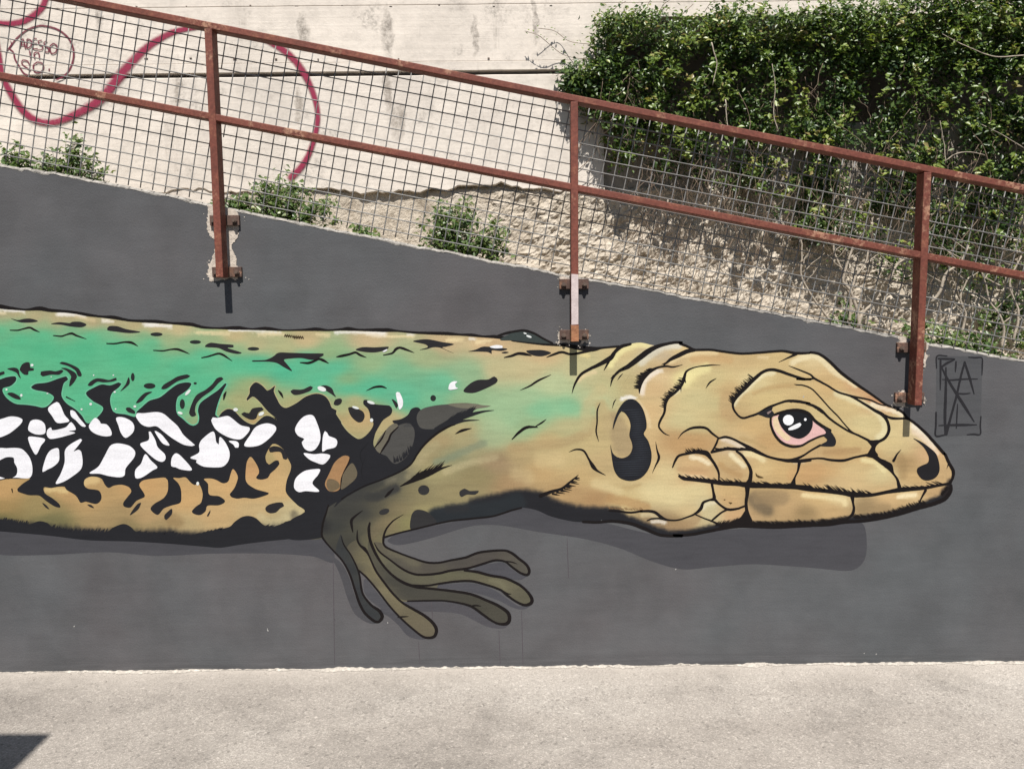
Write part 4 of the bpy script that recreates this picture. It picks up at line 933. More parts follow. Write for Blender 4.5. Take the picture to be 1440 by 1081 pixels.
# blotches of the back and flank
BLOT = ['A 90,165 150,180 200,170 260,168 320,188 270,200 180,200 130,185', 'A 430,212 500,198 590,205 610,195 680,195 730,218 690,240 600,235 520,220', 'A 905,265 920,232 990,232 1060,255 1185,280 1100,290 1000,280',
 'A 60,590 120,580 155,595 165,640 178,675 160,660 140,625 95,605', 'A 165,600 185,555 220,535 250,540 255,580 285,585 285,605 240,612 238,640 205,640 180,620', 'A 340,640 345,615 420,605 470,612 520,598 535,608 500,640 430,640 360,655',
 'A 500,545 520,532 570,542 660,585 690,640 685,655 655,650 640,610 580,570', 'A 515,585 560,585 630,620 650,655 620,710 585,740 590,690 600,655 565,610', 'A 740,730 760,700 810,672 870,675 920,685 980,665 985,685 940,700 870,705 820,700 770,735',
 'A 1015,780 1060,720 1085,660 1095,710 1060,750', 'A 1360,760 1380,725 1440,690 1500,655 1580,638 1605,650 1580,670 1500,695 1400,760', 'A 1145,880 1180,830 1230,790 1285,785 1240,815 1200,860 1165,880', 'A 1060,925 1090,915 1140,950 1140,970 1080,955', 'A 60,800 100,790 160,820 175,850 120,840', 'A -20,628 35,612 40,632 -20,652',
 'K 155,965 180,880 220,810 290,770 350,720 390,670 430,660 445,675 400,715 350,770 260,835 215,890 205,950 215,980 180,995', 'K 1010,780 1030,765 1110,765 1180,735 1200,745 1180,775 1100,805 1040,810', 'K 1260,740 1310,730 1360,755 1380,800 1395,830 1350,800 1310,775', 'K 1375,890 1390,850 1430,840 1445,850 1440,880 1410,900', 'K 595,970 620,955 660,965 690,925 770,915 785,935 740,960 720,1010 680,1020 630,1000',
 'K 290,405 330,372 420,380 530,390 530,410 480,415 600,455 560,465 470,445 400,415', 'K 685,520 800,515 860,490 910,455 1000,455 1150,460 1290,462 1290,478 1200,515 1100,500 1000,505 955,515 985,555 1025,610 960,580 890,540 800,530 690,530',
 'Q 120,430 180,408 280,410 400,405 380,430 290,452 190,448', 'Q 605,360 660,345 740,343 850,365 950,383 880,405 850,412 950,460 900,440 830,412 770,410 720,425 660,430 730,408 710,385', 'Q 1070,445 1130,430 1190,405 1250,405 1400,422 1350,440 1270,435 1270,465 1240,450 1150,445', 'Q 1350,455 1380,445 1415,452 1380,462',
 'Q 1030,780 1080,720 1150,685 1240,680 1290,655 1320,685 1300,715 1200,765 1110,795', 'N 605,225 640,218 700,235 750,265 762,310 740,355 700,362 650,325 620,280', 'Q 425,845 460,865 480,900 465,925 445,890', 'U 120,440 200,432 270,435 330,458 250,485 170,475',
 'B 1095,745 1120,700 1160,650 1190,640 1170,690 1130,725', 'B 1385,750 1420,710 1450,690 1450,735 1400,785', 'B 735,655 770,658 795,685 760,675', 'B 355,640 385,655 418,695 385,680', 'L 305,750 335,700 335,720 315,758', 'L 800,680 830,655 900,637 945,640 958,665 920,690 890,720 840,728 805,710', 'L 830,180 870,162 930,175 970,220 985,270 950,270 930,215 880,210 840,215']
BL2 = [ell('A', 1320, 300, 52, 16), ell('A', 1120, 660, 16, 35), ell('A', 1262, 735, 50, 24), ell('K', 98, 888, 22, 42), ell('K', 207, 713, 14, 10), ell('K', 208, 365, 48, 16), ell('K', 698, 422, 50, 15), ell('Q', 775, 838, 24, 26)]
for s in BLOT: fill('dark_blotch', pts(s), body, 4, (44, 42, 44))
for q in BL2: fill('dark_blotch', q, body, 4, (42, 46, 45))
bs = Strokes(7)
for s in ['A 85,265,5 150,265,8 190,255,8 250,243,12 290,262,12 335,282,2', 'A 450,310,5 520,315,9 560,302,8 605,292,14 640,308,12 730,340,2', 'A 900,377,6 970,378,9 1050,365,10 1110,370,16 1165,400,2', 'A 1295,435,5 1380,438,8 1440,427,8 K 55,425,14 100,440,12 160,465,2',
          'K 262,497,6 320,485,9 400,462,12 440,472,14 520,525,2', 'K 1095,538,6 1170,540,16 1250,508,14 1285,518,18 1335,545,2', 'K 1400,490,5 1440,482,16 Q 70,467,14 120,452,14 160,475,14 212,495,2', 'Q 355,475,5 430,458,12 460,425,18 490,412,14 530,422,16 615,455,2', 'Q 1375,495,5 1440,480,16 U 50,462,18 110,466,20 165,480,4',
          'U 290,495,3 350,470,14 420,450,16 500,468,14 600,450,16 720,428,6', 'Q 210,775,2 280,745,12 340,740,14 385,755,2', 'A 560,828,8 635,865,3', 'K 470,780,3 455,810,17 447,850,6', 'K 905,770,3 930,800,17 950,838,3', 'R 960,60,2 1020,30,18 1100,12,2', 'U 70,770,2 150,735,10 220,690,13 330,640,2', 'V 0,105,5 60,45,18 120,5,20 180,0,12 220,4,3', 'U 200,1075,5 250,1045,10 290,1015,2',
          'B 100,525,8 106,555,4', 'U 505,800,2 530,720,13 580,640,18 660,590,20 740,552,26 830,500,34 865,465,16', 'U 775,605,3 800,560,12 850,470,22 920,405,24 1000,382,16']: bs.line(pts(s))
bs.fringe('U 700,570 830,500', (10, -6), 8, 1.1)
# the bumpy black contour of the back
for s in ['A -40,55,26 0,65,30 100,80,20 220,92,12 330,82,28 430,98,22 600,110,15 720,132,20 850,150,13 960,158,24 1100,183,15 1320,192,22 1440,205,14 K 170,216,24 270,240,17 400,248,12 560,246,26 680,255,12 810,252,24 950,265,10 1100,263,13 1230,257,24 1330,265,12 1440,258,16 Q 60,254,26 150,262,14 380,264,26 480,272,12 640,286,15 900,294,22 1000,302,13 1100,306,20 1200,318,13 1300,320,22 1440,340,14 U 0,350,14 280,385,14 440,392,18 540,410,32 680,424,34 760,414,14 900,402,14']: bs.line(pts(s))
bs.poly(pts('Q 1340,345 1440,288 U 60,272 120,270 180,292 260,332 340,376 200,372 0,352'), (62, 70, 68)); bs.line(pts('Q 1280,325,6 1380,292,15 1440,280,16 U 100,268,16 180,290,16 270,340,14 340,375,14'))
bs.build('outline', body)
for q in [ell('A', 270, 560, 13, 11), ell('A', 55, 766, 9, 8), ell('A', 180, 814, 10, 12), ell('A', 765, 888, 12, 11), ell('A', 790, 645, 6, 6), ell('A', 956, 645, 6, 6), ell('A', 968, 786, 9, 8), ell('A', 1138, 908, 12, 10), ell('A', 975, 930, 7, 7), ell('A', 688, 932, 9, 8), ell('A', 432, 658, 5, 5), ell('A', 400, 798, 8, 5),
          ell('K', 1275, 760, 38, 20, .35), ell('K', 548, 935, 20, 15), ell('K', 765, 970, 26, 14, -.5), ell('K', 80, 963, 22, 11, .3), ell('K', 145, 790, 32, 12, -.8), ell('Q', 250, 875, 34, 12, .3), ell('Q', 120, 918, 30, 10, .3), ell('Q', 255, 1024, 14, 16), ell('L', 228, 478, 12, 16), ell('U', 110, 292, 14, 6, .3), ell('U', 143, 318, 24, 9, .35)]: fill('white_fleck', q, body, 9, (238, 240, 236))
fill('white_fleck', pts('Q 460,795 490,790 520,860 515,910 490,935 478,890'), body, 9, WHITE); fill('white_fleck', pts('Q 905,765 915,715 950,695 980,700 960,720 965,745 985,755 950,765'), body, 9, WHITE); fill('white_fleck', pts('Q 1250,405 1310,390 1360,398 1360,415 1290,418'), body, 9, WHITE); fill('white_fleck', pts('Q 345,445 385,425 388,435 360,450'), body, 9, WHITE)

# --- head linework
hl = Strokes(7)
for s in ['U 830,740,3 850,670,14 900,612,18 980,570,32 1060,510,38 1150,442,38 1220,405,28 1300,382,20 1380,368,18 1440,372,18 W 330,134,18 400,162,16 460,192,14', 'U 890,685,2 912,655,6 935,630,2', 'W 200,320,6 260,270,22 330,235,30 400,202,30 460,192,22', 'U 1075,800,3 1080,730,24 1105,672,30 1160,615,26 1230,580,14 1300,568,12 1360,575,9 1440,556,2 ',
          'W 680,320,2 620,318,5 570,322,9 500,330,6 440,345,8 390,375,14 372,430,22 350,490,18 300,545,18 240,590,24 215,640,22 205,720,16 170,790,16 160,840,12 200,890,8 250,915,2', 'W 375,440,16 388,470,3', 'W 345,500,12 346,545,2', 'W 555,515,2 590,465,10 645,430,2',
          'W 1440,440,12 1380,435,16 1280,405,18 1180,370,20 1110,357,20 1040,375,20 960,440,26 880,520,26 820,580,24 785,640,18 790,690,14 830,745,12 870,765,14 930,750,14 1000,725,16 1080,680,20 1150,650,14 1240,622,16 1330,625,20 1440,645,14 Y 80,640,15 150,665,18 210,700,18 270,760,15 350,820,13 440,875,13 520,910,13 600,950,16 650,985,24',
          'W 1170,295,2 1240,262,8 1310,230,18 1340,220,10', 'W 1255,325,2 1340,358,8 1440,400,11 Y 150,430,14 260,490,12 350,545,12 460,582,12 580,650,16 660,700,20 730,740,24 770,800,20 780,870,22 750,930,20 690,965,20 640,972,18', 'W 1440,436,10 Y 0,435,10 70,440,13 150,432,10',
          'Y 350,545,7 400,562,12 500,588,12 620,612,10 700,648,8 770,665,3', 'W 1300,480,2 Y 0,485,6 60,490,8 130,520,8 200,590,8 280,680,8 350,750,8 400,810,7 460,875,8 510,905,6', 'Y 740,742,8 800,765,18 860,770,14 920,770,12 970,790,8', 'Z 0,290,18 80,275,12 200,265,12 300,280,16 400,282,18 500,255,14 600,235,16', 'Z 820,285,20 850,230,10 885,190,2',
          'Z 640,245,20 700,285,26 780,330,50 815,390,16 850,440,16 868,505,28', 'Z 0,510,26 100,525,28 250,540,28 400,560,28 480,570,40 620,575,24 760,550,24 880,530,34 960,525,28 1080,515,22 1180,497,18 1285,478,16', 'Z 1268,355,2 1280,320,7 1290,300,12', 'Z 470,575,36 478,640,15 485,690,18 470,740,22 430,770,12', 'Z 1090,535,20 1060,590,12 1035,640,10 1010,665,8',
          'X 320,100,2 360,50,8 430,12,15 500,3,17 560,12,16 610,55,14 660,92,10', 'X 662,92,12 640,150,14 605,210,10', 'X 670,95,12 720,85,16 780,100,14 850,135,16 940,185,28 1000,215,24 1080,250,16 1180,275,18 1280,282,26 1380,240,13 1440,200,12 1520,155,14', 'X 605,212,18 680,195,18 740,185,18 820,192,14 880,188,18 950,192,22',
          'X 1280,285,26 1350,290,20 1440,282,14', 'X 275,340,8 300,280,16 330,242,16 400,225,16 480,212,22 560,222,36 600,270,20 640,330,18 665,390,14 665,450,10', 'X 815,205,14 860,240,18 910,310,20 935,370,24 930,440,30 908,490,40 905,560,27 895,640,22 905,720,24 930,790,30', 'X 330,415,14 370,435,24 460,445,24 600,460,30 700,475,30 820,480,30 920,490,42 1050,497,32 1180,500,32 1300,505,34 1440,512,28',
          'X 1345,300,24 1332,370,14 1305,430,14 1290,490,44', 'X 605,470,20 618,540,16 625,605,26 590,615,14 535,638,18 512,690,24 460,735,14 400,760,10 320,785,10 240,785,12 190,768,20 130,722,20 80,710,18 0,712,14 V 1100,708,14 1000,722,14 900,710,12 820,706,10', 'X 630,612,20 680,660,14 740,695,18 820,690,15 890,665,12', 'X 740,695,14 690,720,12 640,760,14 600,795,10', 'X 460,735,8 540,770,8 620,800,12 680,830,16',
          'X 60,790,6 100,775,10 160,772,10 220,785,8', 'D 145,155,2 120,220,10 118,320,10 110,400,10 132,485,2', 'D 280,125,2 262,150,7 245,205,2', 'V 480,212,2 540,190,9 605,202,13 650,275,14 685,335,28 720,370,14 790,408,2', 'D 612,485,2 625,560,10 640,620,18 610,690,8 583,750,2', 'V 240,580,26 330,547,22 420,520,18 490,465,14 560,405,3',
          # contour
          'W 460,192,16 600,191,15 700,205,15 850,222,15 1000,215,15 1200,201,16 1320,219,18 1440,216,14 Y 110,212,16 190,225,18 270,280,20 380,385,22 500,475,20 640,570,16 760,655,14 830,680,14 900,720,16 930,760,16 1000,810,18 1090,890,20 1180,990,22 1250,1070,22 Z 1250,222,20 1288,305,22 1322,370,24 1318,430,20 1290,478,16',
          'V 600,800,16 720,804,18 850,795,18 1000,815,22 1100,850,24 1240,908,20 1330,918,20 1440,918,18 X 280,914,18 420,908,20 560,883,20 740,848,22 850,835,24 960,838,24 1150,846,20 1300,838,20 1440,832,18 Z 130,830,18 280,822,22 400,802,24 560,792,22 720,767,24 880,730,24 1020,686,26 1150,650,28 1250,608,28 1300,545,26 1306,495,18']: hl.line(pts(s))
hl.poly(pts('X 900,690 905,760 950,800 1100,818 1440,812 1440,836 1150,847 960,838 740,850 620,868 700,832 820,792'), LINE); hl.poly(pts('Y 600,955 700,965 665,1010 670,1050 690,1080 590,1080 640,1020'), LINE); hl.poly(pts('Z 595,232 640,150 630,118 710,112 672,165 668,215 705,262 760,285 640,262 580,245'), LINE)
hl.fringe('W 960,430 880,510 820,570 775,650', (-6, -4.5), 40, .7); hl.fringe('W 380,430 340,490 230,590 205,680', (-6, -2), 34, .7); hl.fringe('U 1180,590 1090,660 1065,760', (-6, -.5), 26, .8); hl.fringe('W 60,380 0,430', (-5, 1), 8, .8); hl.fringe('U 850,650 980,560 1060,505', (-4, 4.5), 14, .9); hl.fringe('W 220,300 330,235 400,205', (-6, 2.5), 14, .9)
hl.fringe('X 400,220 480,205 560,210', (-4, -4), 16, .8); hl.fringe('X 640,190 740,180 900,185', (-5, -1.5), 16, .8); hl.fringe('X 350,425 600,455 900,480', (-7, -5.5), 20, 1.0); hl.fringe('X 980,490 1260,495 Z 30,510', (-8, -4.5), 18, 1.0); hl.fringe('Z 80,520 400,550 600,570', (-8, -7), 22, 1.1); hl.fringe('Z 640,570 840,535', (-8, -4), 9, 1.0); hl.fringe('Z 900,525 1080,512 1260,480', (-9, -4), 13, 1.0)
hl.fringe('X 960,820 1440,812 Z 250,805 450,780', (-5, -4.5), 60, .9); hl.fringe('Z 500,770 720,750 900,700 1100,640', (-4, -4.5), 55, 1.0); hl.fringe('X 640,830 740,820 880,770', (4, -5.5), 26, .9); hl.fringe('V 330,570 440,525 550,420', (8, 1.5), 14, 1.0); hl.fringe('E 640,145 740,150 860,180', (6, 1.5), 12, .8); hl.fringe('Y 130,660 230,730 290,770', (-5, -4), 14, .8); hl.fringe('Y 560,645 680,710 740,735', (5, 1.5), 10, .8)
hl.fringe('V 820,690 1000,700 1120,700', (-3, -3), 30, .4, (150, 116, 80)); hl.fringe('Z 1230,570 1260,540 1290,510', (-3, -2), 12, .9)
hl.build('outline', head)
fill('nostril', pts('Z 985,95 1060,130 1130,180 1180,230 1205,310 1205,380 1170,430 1110,452 1060,440 1020,390 1020,350 1060,325 1110,300 1115,250 1080,180 1030,130'), head, 8, (36, 34, 37))
EARP = pts('D 250,385 260,310 300,210 350,145 400,125 450,140 500,200 530,290 535,370 512,420 550,480 577,580 570,670 530,750 470,800 390,815 310,790 265,730 245,640 230,510 250,580 290,615 340,622 390,595 415,540 410,490 390,430 400,350 385,290 350,240 325,228 300,260 275,320')
ear = fill('ear_opening', EARP, head, 8, (36, 37, 42))
eh = Strokes(9)
for k in range(30):
    y = 215+k*19; xa = 400 if y < 470 else (430 if y < 560 else 270+max(0, y-640)*.25); xb = 500 if y < 420 else 545
    if y > 740: xa, xb = 340, 480
    xs_ = [x for x in range(235, 580, 6) if inside_poly(EARP, 820+x/6, 540+(y+4)/6) and inside_poly(EARP, 820+(x+9)/6, 540+(y+4)/6) and inside_poly(EARP, 820+(x-9)/6, 540+(y+4)/6)]
    if y > 218: xs_ = [x for x in xs_ if x > (400 if y > 320 else 372) or y > 640]
    if len(xs_) > 6: eh.line(pts('D %d,%d,2 %d,%d,6 %d,%d,2' % (xs_[0], y+6, (xs_[0]+xs_[-1])//2, y+2, xs_[-1], y-2)), (52, 55, 62))
eh.build('hatching', head)
for s in ['X 975,385 990,405 1045,428 1000,430 980,415', 'X 705,610 725,612 712,620', 'X 745,635 780,640 765,652']: fill('worn_speck', pts(s), head, 8, (92, 72, 40))
# eye
eye = fill('eye', pts('E 520,280 555,265 600,250 700,228 800,240 870,300 960,370 975,400 960,425 880,450 800,500 720,512 620,492 550,422 515,340'), MURAL, 8, (236, 190, 184)); eye['label'] = 'pink-rimmed dark eye of the painted lizard'
es = Strokes(9); es.poly(pts('E 522,300 560,275 575,340 610,400 670,450 640,480 570,425 530,370'), (240, 214, 174)); es.build('eye_white', eye)
fill('pupil', pts('E 565,270 620,230 720,220 800,240 850,290 857,350 830,410 780,450 730,460 660,432 600,372 570,312'), eye, 10, (28, 29, 33))
for q in [ell('E', 652, 303, 46, 45), pts('E 650,375 690,350 750,325 762,340 740,365 690,385 655,388'), ell('E', 795, 298, 11, 12)]: fill('glint', q, eye, 11, (255, 254, 255))
el = Strokes(11)
for s in ['E 505,262,12 505,340,16 540,430,16 600,495,16 680,525,16 760,518,14 830,480,13 900,447,12 960,428,12', 'E 505,268,10 570,245,18 650,224,20 740,220,22 820,248,24 880,312,22 950,362,24 1000,392,28']: el.line(pts(s))
el.poly(pts('E 940,360 1000,390 1045,450 1055,490 1040,520 990,525 920,517 975,482 980,465 945,430 970,410')); el.poly(pts('W 985,728 1040,705 1120,670 1112,700 1132,725 1115,760 1070,760 1030,745'))
el.poly(pts('E 470,240 500,225 515,222 500,240 480,255'), (150, 130, 126)); el.build('eyelid', eye)

# --- artist's signature panel at the right, wall drips, small scribble
sig = empty('signature', "artist's angular dark monogram with corner brackets by the right-hand post", 'signature')
sp = Strokes(1); sp.poly(pts('G 195,150 660,150 640,950 185,960'), (89, 89, 91), smooth=False); sp.build('backing_patch', sig)
sg = Strokes(3)
for s in ['G 195,270,6 200,150,8 300,148,6', 'G 520,160,5 590,165,9 655,168,7 658,250,9 655,340,4', 'G 190,720,10 188,850,11 187,955,10 270,950,9', 'G 505,945,4 570,940,10 638,940,8 638,850,9 645,760,6', 'G 215,175,10 300,178,13 380,180,6 300,220,16 245,260,12', 'G 235,180,12 235,330,12 232,490,5', 'G 245,260,9 300,370,15 390,520,18 480,660,20 575,812,6', 'G 290,265,8 288,500,17 280,750,20 285,930,14',
          'G 290,935,26 330,800,16 395,560,14 440,360,14 480,210,12', 'G 480,210,12 530,370,16 575,530,6', 'G 255,385,4 340,392,9 480,382,9 610,380,4', 'G 395,525,7 470,532,10 535,525,4', 'G 218,852,5 300,848,10 450,846,16 600,845,5', 'G 392,205,8 390,250,12 385,310,4', 'G 408,635,4 402,740,9 395,880,5']: sg.line(pts(s), (46, 45, 48), 1.15, .35)
sg.build('lettering', sig)
dr = Strokes(1)
for x, a, b in ((470, 785, 934), (590, 902, 933), (703, 886, 934), (735, 858, 934), (799, 756, 812), (608, 845, 870), (470.8, 868, 872)):
    dr.line([(x-1.5, a, .5), (x-.5, (a+b)/2, .75), (x+.5, b, .6)], (88, 82, 86))
tag(dr.build('paint_drips', None), 'thin dark paint drips running down the grey wall below the foot', 'drips', kind='stuff')
sc = Strokes(8)
for k in range(9):
    x = 960+k*18; sc.line(pts('K %d,%d,5 %d,%d,7 %d,%d,5' % (x, 318+k*1.5, x+8, 300+k*2, x+16, 322+k*1.5)), (60, 46, 30))
for k in range(6): sc.line(pts('K %d,%d,4 %d,%d,6 %d,%d,4' % (1030+k*15, 330, 1038+k*15, 318+k, 1045+k*15, 340)), (60, 46, 30))
tag(sc.build('scribble', None), 'tiny dark scrawl on the lizard back near its upper edge', 'scribble')
wc = Strokes(1)
for x, y in ((377, 886), (376, 884), (1130, 558), (1215, 918), (1232, 919), (545, 875), (104, 880), (950, 800), (866, 938)):
    wc.poly([(x+random.uniform(-1.4, 1.4), y-random.uniform(.6, 2.2)), (x+random.uniform(.3, 1.4), y), (x, y+random.uniform(.8, 2)), (x-random.uniform(.3, 1.4), y)], (190, 186, 180))
tag(wc.build('paint_chips', None), kind='stuff'); wc_o = bpy.data.objects['paint_chips']; tag(wc_o, 'tiny pale chips scattered over the grey wall paint', 'chips')

# ------------------------------------------------------------------ spray graffiti on the back wall
def spray(name, lines, mat, parent=None, soft_w=1.5, y=BY-.0035):
    vs = []; fs = []; al = []
    prof = [(-1.0, 0), (-.62, .55), (-.35, 1), (.35, 1), (.62, .55), (1.0, 0)]
    for li, P in enumerate(lines):
        Q = catmull(P, step=2.0); n = len(Q); Y = y - li*.00005
        t = np.gradient(Q[:, :2], axis=0); t /= np.maximum(np.hypot(*t.T), 1e-6)[:, None]; nn = np.stack([-t[:, 1], t[:, 0]], -1)
        o = len(vs)
        for k, a in prof:
            w = Q[:, 2]*.5*soft_w
            vs += [tuple(v) for v in on_y_np(Q[:, :2]+nn*(w*k)[:, None], Y)]; al += list(a*(np.clip(np.minimum(np.arange(n), np.arange(n)[::-1])/3.0+.15, 0, 1) if n > 25 else np.ones(n)))
        for j in range(5):
            for i in range(n-1): fs.append((o+j*n+i, o+j*n+i+1, o+(j+1)*n+i+1, o+(j+1)*n+i))
    me = bpy.data.meshes.new(name); me.from_pydata(vs, [], fs)
    at = me.attributes.new('alpha', 'FLOAT', 'POINT'); at.data.foreach_set('value', al)
    return link(name, me, mat, parent)
g1 = spray('spray_line', [pts('g 200,-60,24 190,0,25 170,40,26 110,85,26 40,100,22 -40,92,20'),
                          pts('g -20,150,22 -6,230,22 10,320,24 50,400,28 100,470,28 160,510,26 230,515,24 320,480,30 420,420,36 480,350,38 540,280,36 620,200,30 720,140,24 810,118,20 900,112,18 1000,128,18 1100,160,20 1200,215,26 1270,290,26 1320,390,22 1340,490,20 1320,600,20 1280,690,24 1215,760,28')], M_SPRAY)
tag(g1, 'long looping crimson spray line on the cream wall behind the railing', 'graffiti')
g2 = empty('spray_tag', 'round crimson tag reading ADESSO IN SO. inside a sprayed circle', 'graffiti')
spray('circle', [pts('h 60,620,12 85,560,14 120,520,15 180,440,18 300,340,18 400,302,18 480,290,18 640,330,20 760,420,20 820,540,20 825,660,22 780,790,22 700,870,20 600,912,16'), pts('h 110,450,12 130,500,14 105,545,16 150,590,16 165,660,18 210,740,18 270,830,20 340,850,16')], M_SPRAY2, g2, 1.5)
spray('lettering', [pts('h 222,540,12 255,440,14 285,550,12'), pts('h 235,510,11 285,510,11'), pts('h 305,440,12 300,540,13 345,520,13 350,460,13 305,440,12'), pts('h 415,440,12 375,440,12 370,545,12 425,550,12'), pts('h 370,490,11 415,492,11'), pts('h 470,455,12 430,465,12 440,500,12 478,520,13 470,560,12 425,565,11'), pts('h 530,465,12 495,480,12 505,520,12 545,545,13 540,590,12 500,580,11'), pts('h 600,490,13 560,530,13 575,600,13 625,590,13 640,520,13 600,490,13'),
                     pts('h 330,568,14 338,610,14 345,665,14'), pts('h 388,665,13 385,600,13 425,590,13 440,620,13 440,665,13'), pts('h 335,745,12 310,690,13 255,680,13 245,720,13 320,780,14 345,800,13'), pts('h 420,700,14 375,740,14 390,810,14 450,815,14 490,770,14 475,715,14 420,700,14'), pts('h 545,785,26 553,786,26 560,787,24')], M_SPRAY2, g2, 1.75, BY-.0042)

# ------------------------------------------------------------------ plants
def leaf_mesh(name, centers, normals, sizes, rnd, mat, parent, aspect=.55, kind='stuff'):
    """many folded pointed leaves in one mesh: 6 corners, 4 triangles each"""
    n = len(centers); c = np.asarray(centers, float); nm = np.asarray(normals, float); nm /= np.linalg.norm(nm, axis=1)[:, None]
    r = rng.normal(size=(n, 3)); r[:, 2] -= .5
    t = np.cross(nm, r); t /= np.maximum(np.linalg.norm(t, axis=1), 1e-6)[:, None]; b = np.cross(nm, t)
    s = np.asarray(sizes)[:, None]
    V = np.stack([c - t*s*.5, c + b*s*aspect*.5 + nm*s*.10, c + t*s*.5 - nm*s*.10, c - b*s*aspect*.5 + nm*s*.10], 1).reshape(-1, 3)
    F = np.arange(n*4).reshape(n, 4); F = np.concatenate([F[:, [0, 1, 2]], F[:, [0, 2, 3]]])
    me = bpy.data.meshes.new(name); me.vertices.add(n*4); me.vertices.foreach_set('co', V.ravel())
    me.loops.add(len(F)*3); me.loops.foreach_set('vertex_index', F.ravel().astype(np.int32))
    me.polygons.add(len(F)); me.polygons.foreach_set('loop_start', np.arange(0, len(F)*3, 3, dtype=np.int32)); me.polygons.foreach_set('loop_total', np.full(len(F), 3, np.int32))
    me.update(calc_edges=True)
    at = me.attributes.new('rnd', 'FLOAT', 'POINT'); at.data.foreach_set('value', np.repeat(np.asarray(rnd), 4).astype(np.float32))
    o = link(name, me, mat, parent)
    if kind: o['kind'] = kind
    return o
def climber():
    root = empty('ivy', 'dense dark green climber hanging over the concrete wall at upper right', 'climbing plant', loc=(0, 0, 0))
    region = [(850, 22), (900, 18), (960, 24), (1040, 14), (1130, 22), (1210, 6), (1300, -10), (1420, -30), (1560, -40), (1560, 520), (1450, 500), (1400, 470), (1350, 430), (1310, 340), (1275, 395), (1215, 400), (1180, 345), (1120, 330), (1060, 310), (1015, 262), (960, 245), (905, 240), (862, 232), (835, 216), (822, 190), (815, 150), (800, 120), (790, 108), (800, 92), (826, 80), (834, 50)]
    cen = []; nor = []; siz = []; rn = []
    tries = 0; clumps = []
    while len(clumps) < 3000 and tries < 90000:
        tries += 1
        px = random.uniform(785, 1560); py = random.uniform(-40, 520)
        if not inside_poly(region, px, py): continue
        dens = 1.0
        if py > 130: dens = max(.34 if px > 1060 else .26, 1 - (py-130)/(190 if px < 1040 else 340))
        if px < 900: dens *= .85
        nv = noise.noise((px*.016, py*.020, 2.0)) + .6*noise.noise((px*.045, py*.05, 6.0))
        dens *= min(1.0, max(.03, .46 + nv*2.4))
        if py < 60: dens = max(dens, .8)
        if random.random() > dens: continue
        dep = (.03+.19*random.random()**1.3) * (1.0 if py < 230 else .75)
        if py < 40: dep = random.uniform(.08, .26)
        if px < 860: dep = min(dep, .05+max(0, px-785)/75*.2)
        if px < 900 and py > 70 and py < 215: clumps.append((px+random.uniform(-14, 14), py+random.uniform(-8, 8), dep))
        clumps.append((px, py, dep))
    for px, py, dep in clumps:
        p = on_y(px, py, BY-dep*.9)
        k = random.randint(14, 26); R = random.uniform(.030, .065)
        tone = random.gauss(.42, .17) + (.12 if py < 70 else 0)
        for _ in range(k):
            v = Vector((random.gauss(0, 1), random.gauss(0, .8), random.gauss(0, 1)))*R*.62
            c = p + v
            cen.append(tuple(c)); n = Vector((random.gauss(0, .55), random.gauss(-.55, .45), random.gauss(.65, .45))); nor.append(tuple(n))
            siz.append(random.uniform(.017, .036)); rn.append(min(.99, max(0, random.gauss(tone, .17))))
    # lighter fresh sprigs standing out in front
    for _ in range(420):
        px = random.uniform(800, 1540); py = random.triangular(-30, 440, 60)
        if not inside_poly(region, px, py) or noise.noise((px*.012, py*.014, 9.0)) < -.15: continue
        p = on_y(px, py, BY-random.uniform(.16, .30) if px > 870 else BY-random.uniform(.06, .14)); tone = random.uniform(.62, .97)
        ax_ = Vector((random.gauss(0, .5), -.35, random.uniform(-.4, .9))).normalized(); Ls = random.uniform(.04, .10)
        for k in range(random.randint(9, 18)):
            f = random.random(); c = p + ax_*(Ls*f) + Vector((random.gauss(0, .010), random.gauss(0, .008), random.gauss(0, .010)))
            cen.append(tuple(c)); nor.append((random.gauss(0, .5), random.gauss(-.5, .35), random.gauss(.8, .35))); siz.append(random.uniform(.022, .044)); rn.append(min(.99, max(0, random.gauss(tone, .08))))
    # tendrils off the left edge and stray shoots above
    shoots = [([(862, 84), (835, 83), (810, 82), (790, 76), (772, 62), (757, 50), (738, 44)], 1), ([(850, 63), (825, 62), (800, 58), (780, 44), (757, 40)], .6), ([(838, 50), (845, 30), (862, 14), (880, 2)], .8), ([(905, 20), (915, 0), (930, -14)], .8), ([(925, 24), (932, 8), (945, -2)], .7), ([(1065, 20), (1078, 4), (1075, -12)], .8), ([(990, 18), (1000, 4), (1016, -4)], .7), ([(1180, 14), (1200, 0), (1215, -10)], .7), ([(960, 20), (975, 6)], .7), ([(1100, 16), (1110, 2), (1130, -8)], .6)]
    for P, dn in shoots:
        Q = catmull([(x, y, 0) for x, y in P], step=4)[:, :2]
        w = [on_y(x, y, BY-.055-.03*math.sin(i*.3)) for i, (x, y) in enumerate(Q)]
        tw = MB(); tw.tube(w, .0016, 4); tw.build('tendril', M_TWIG, root, smooth=True)
        for i, q in enumerate(w):
            if random.random() < dn*.75:
                s = random.choice((-1, 1)); cen.append(tuple(q+Vector((random.gauss(0, .004), -.004, s*.011)))); nor.append((random.gauss(0, .5), -.5, .5)); siz.append(random.uniform(.012, .022)); rn.append(random.uniform(.3, .8))
    leaf_mesh('foliage', cen, nor, siz, rn, M_IVY, root)
    # hanging dry vines
    vn = MB()
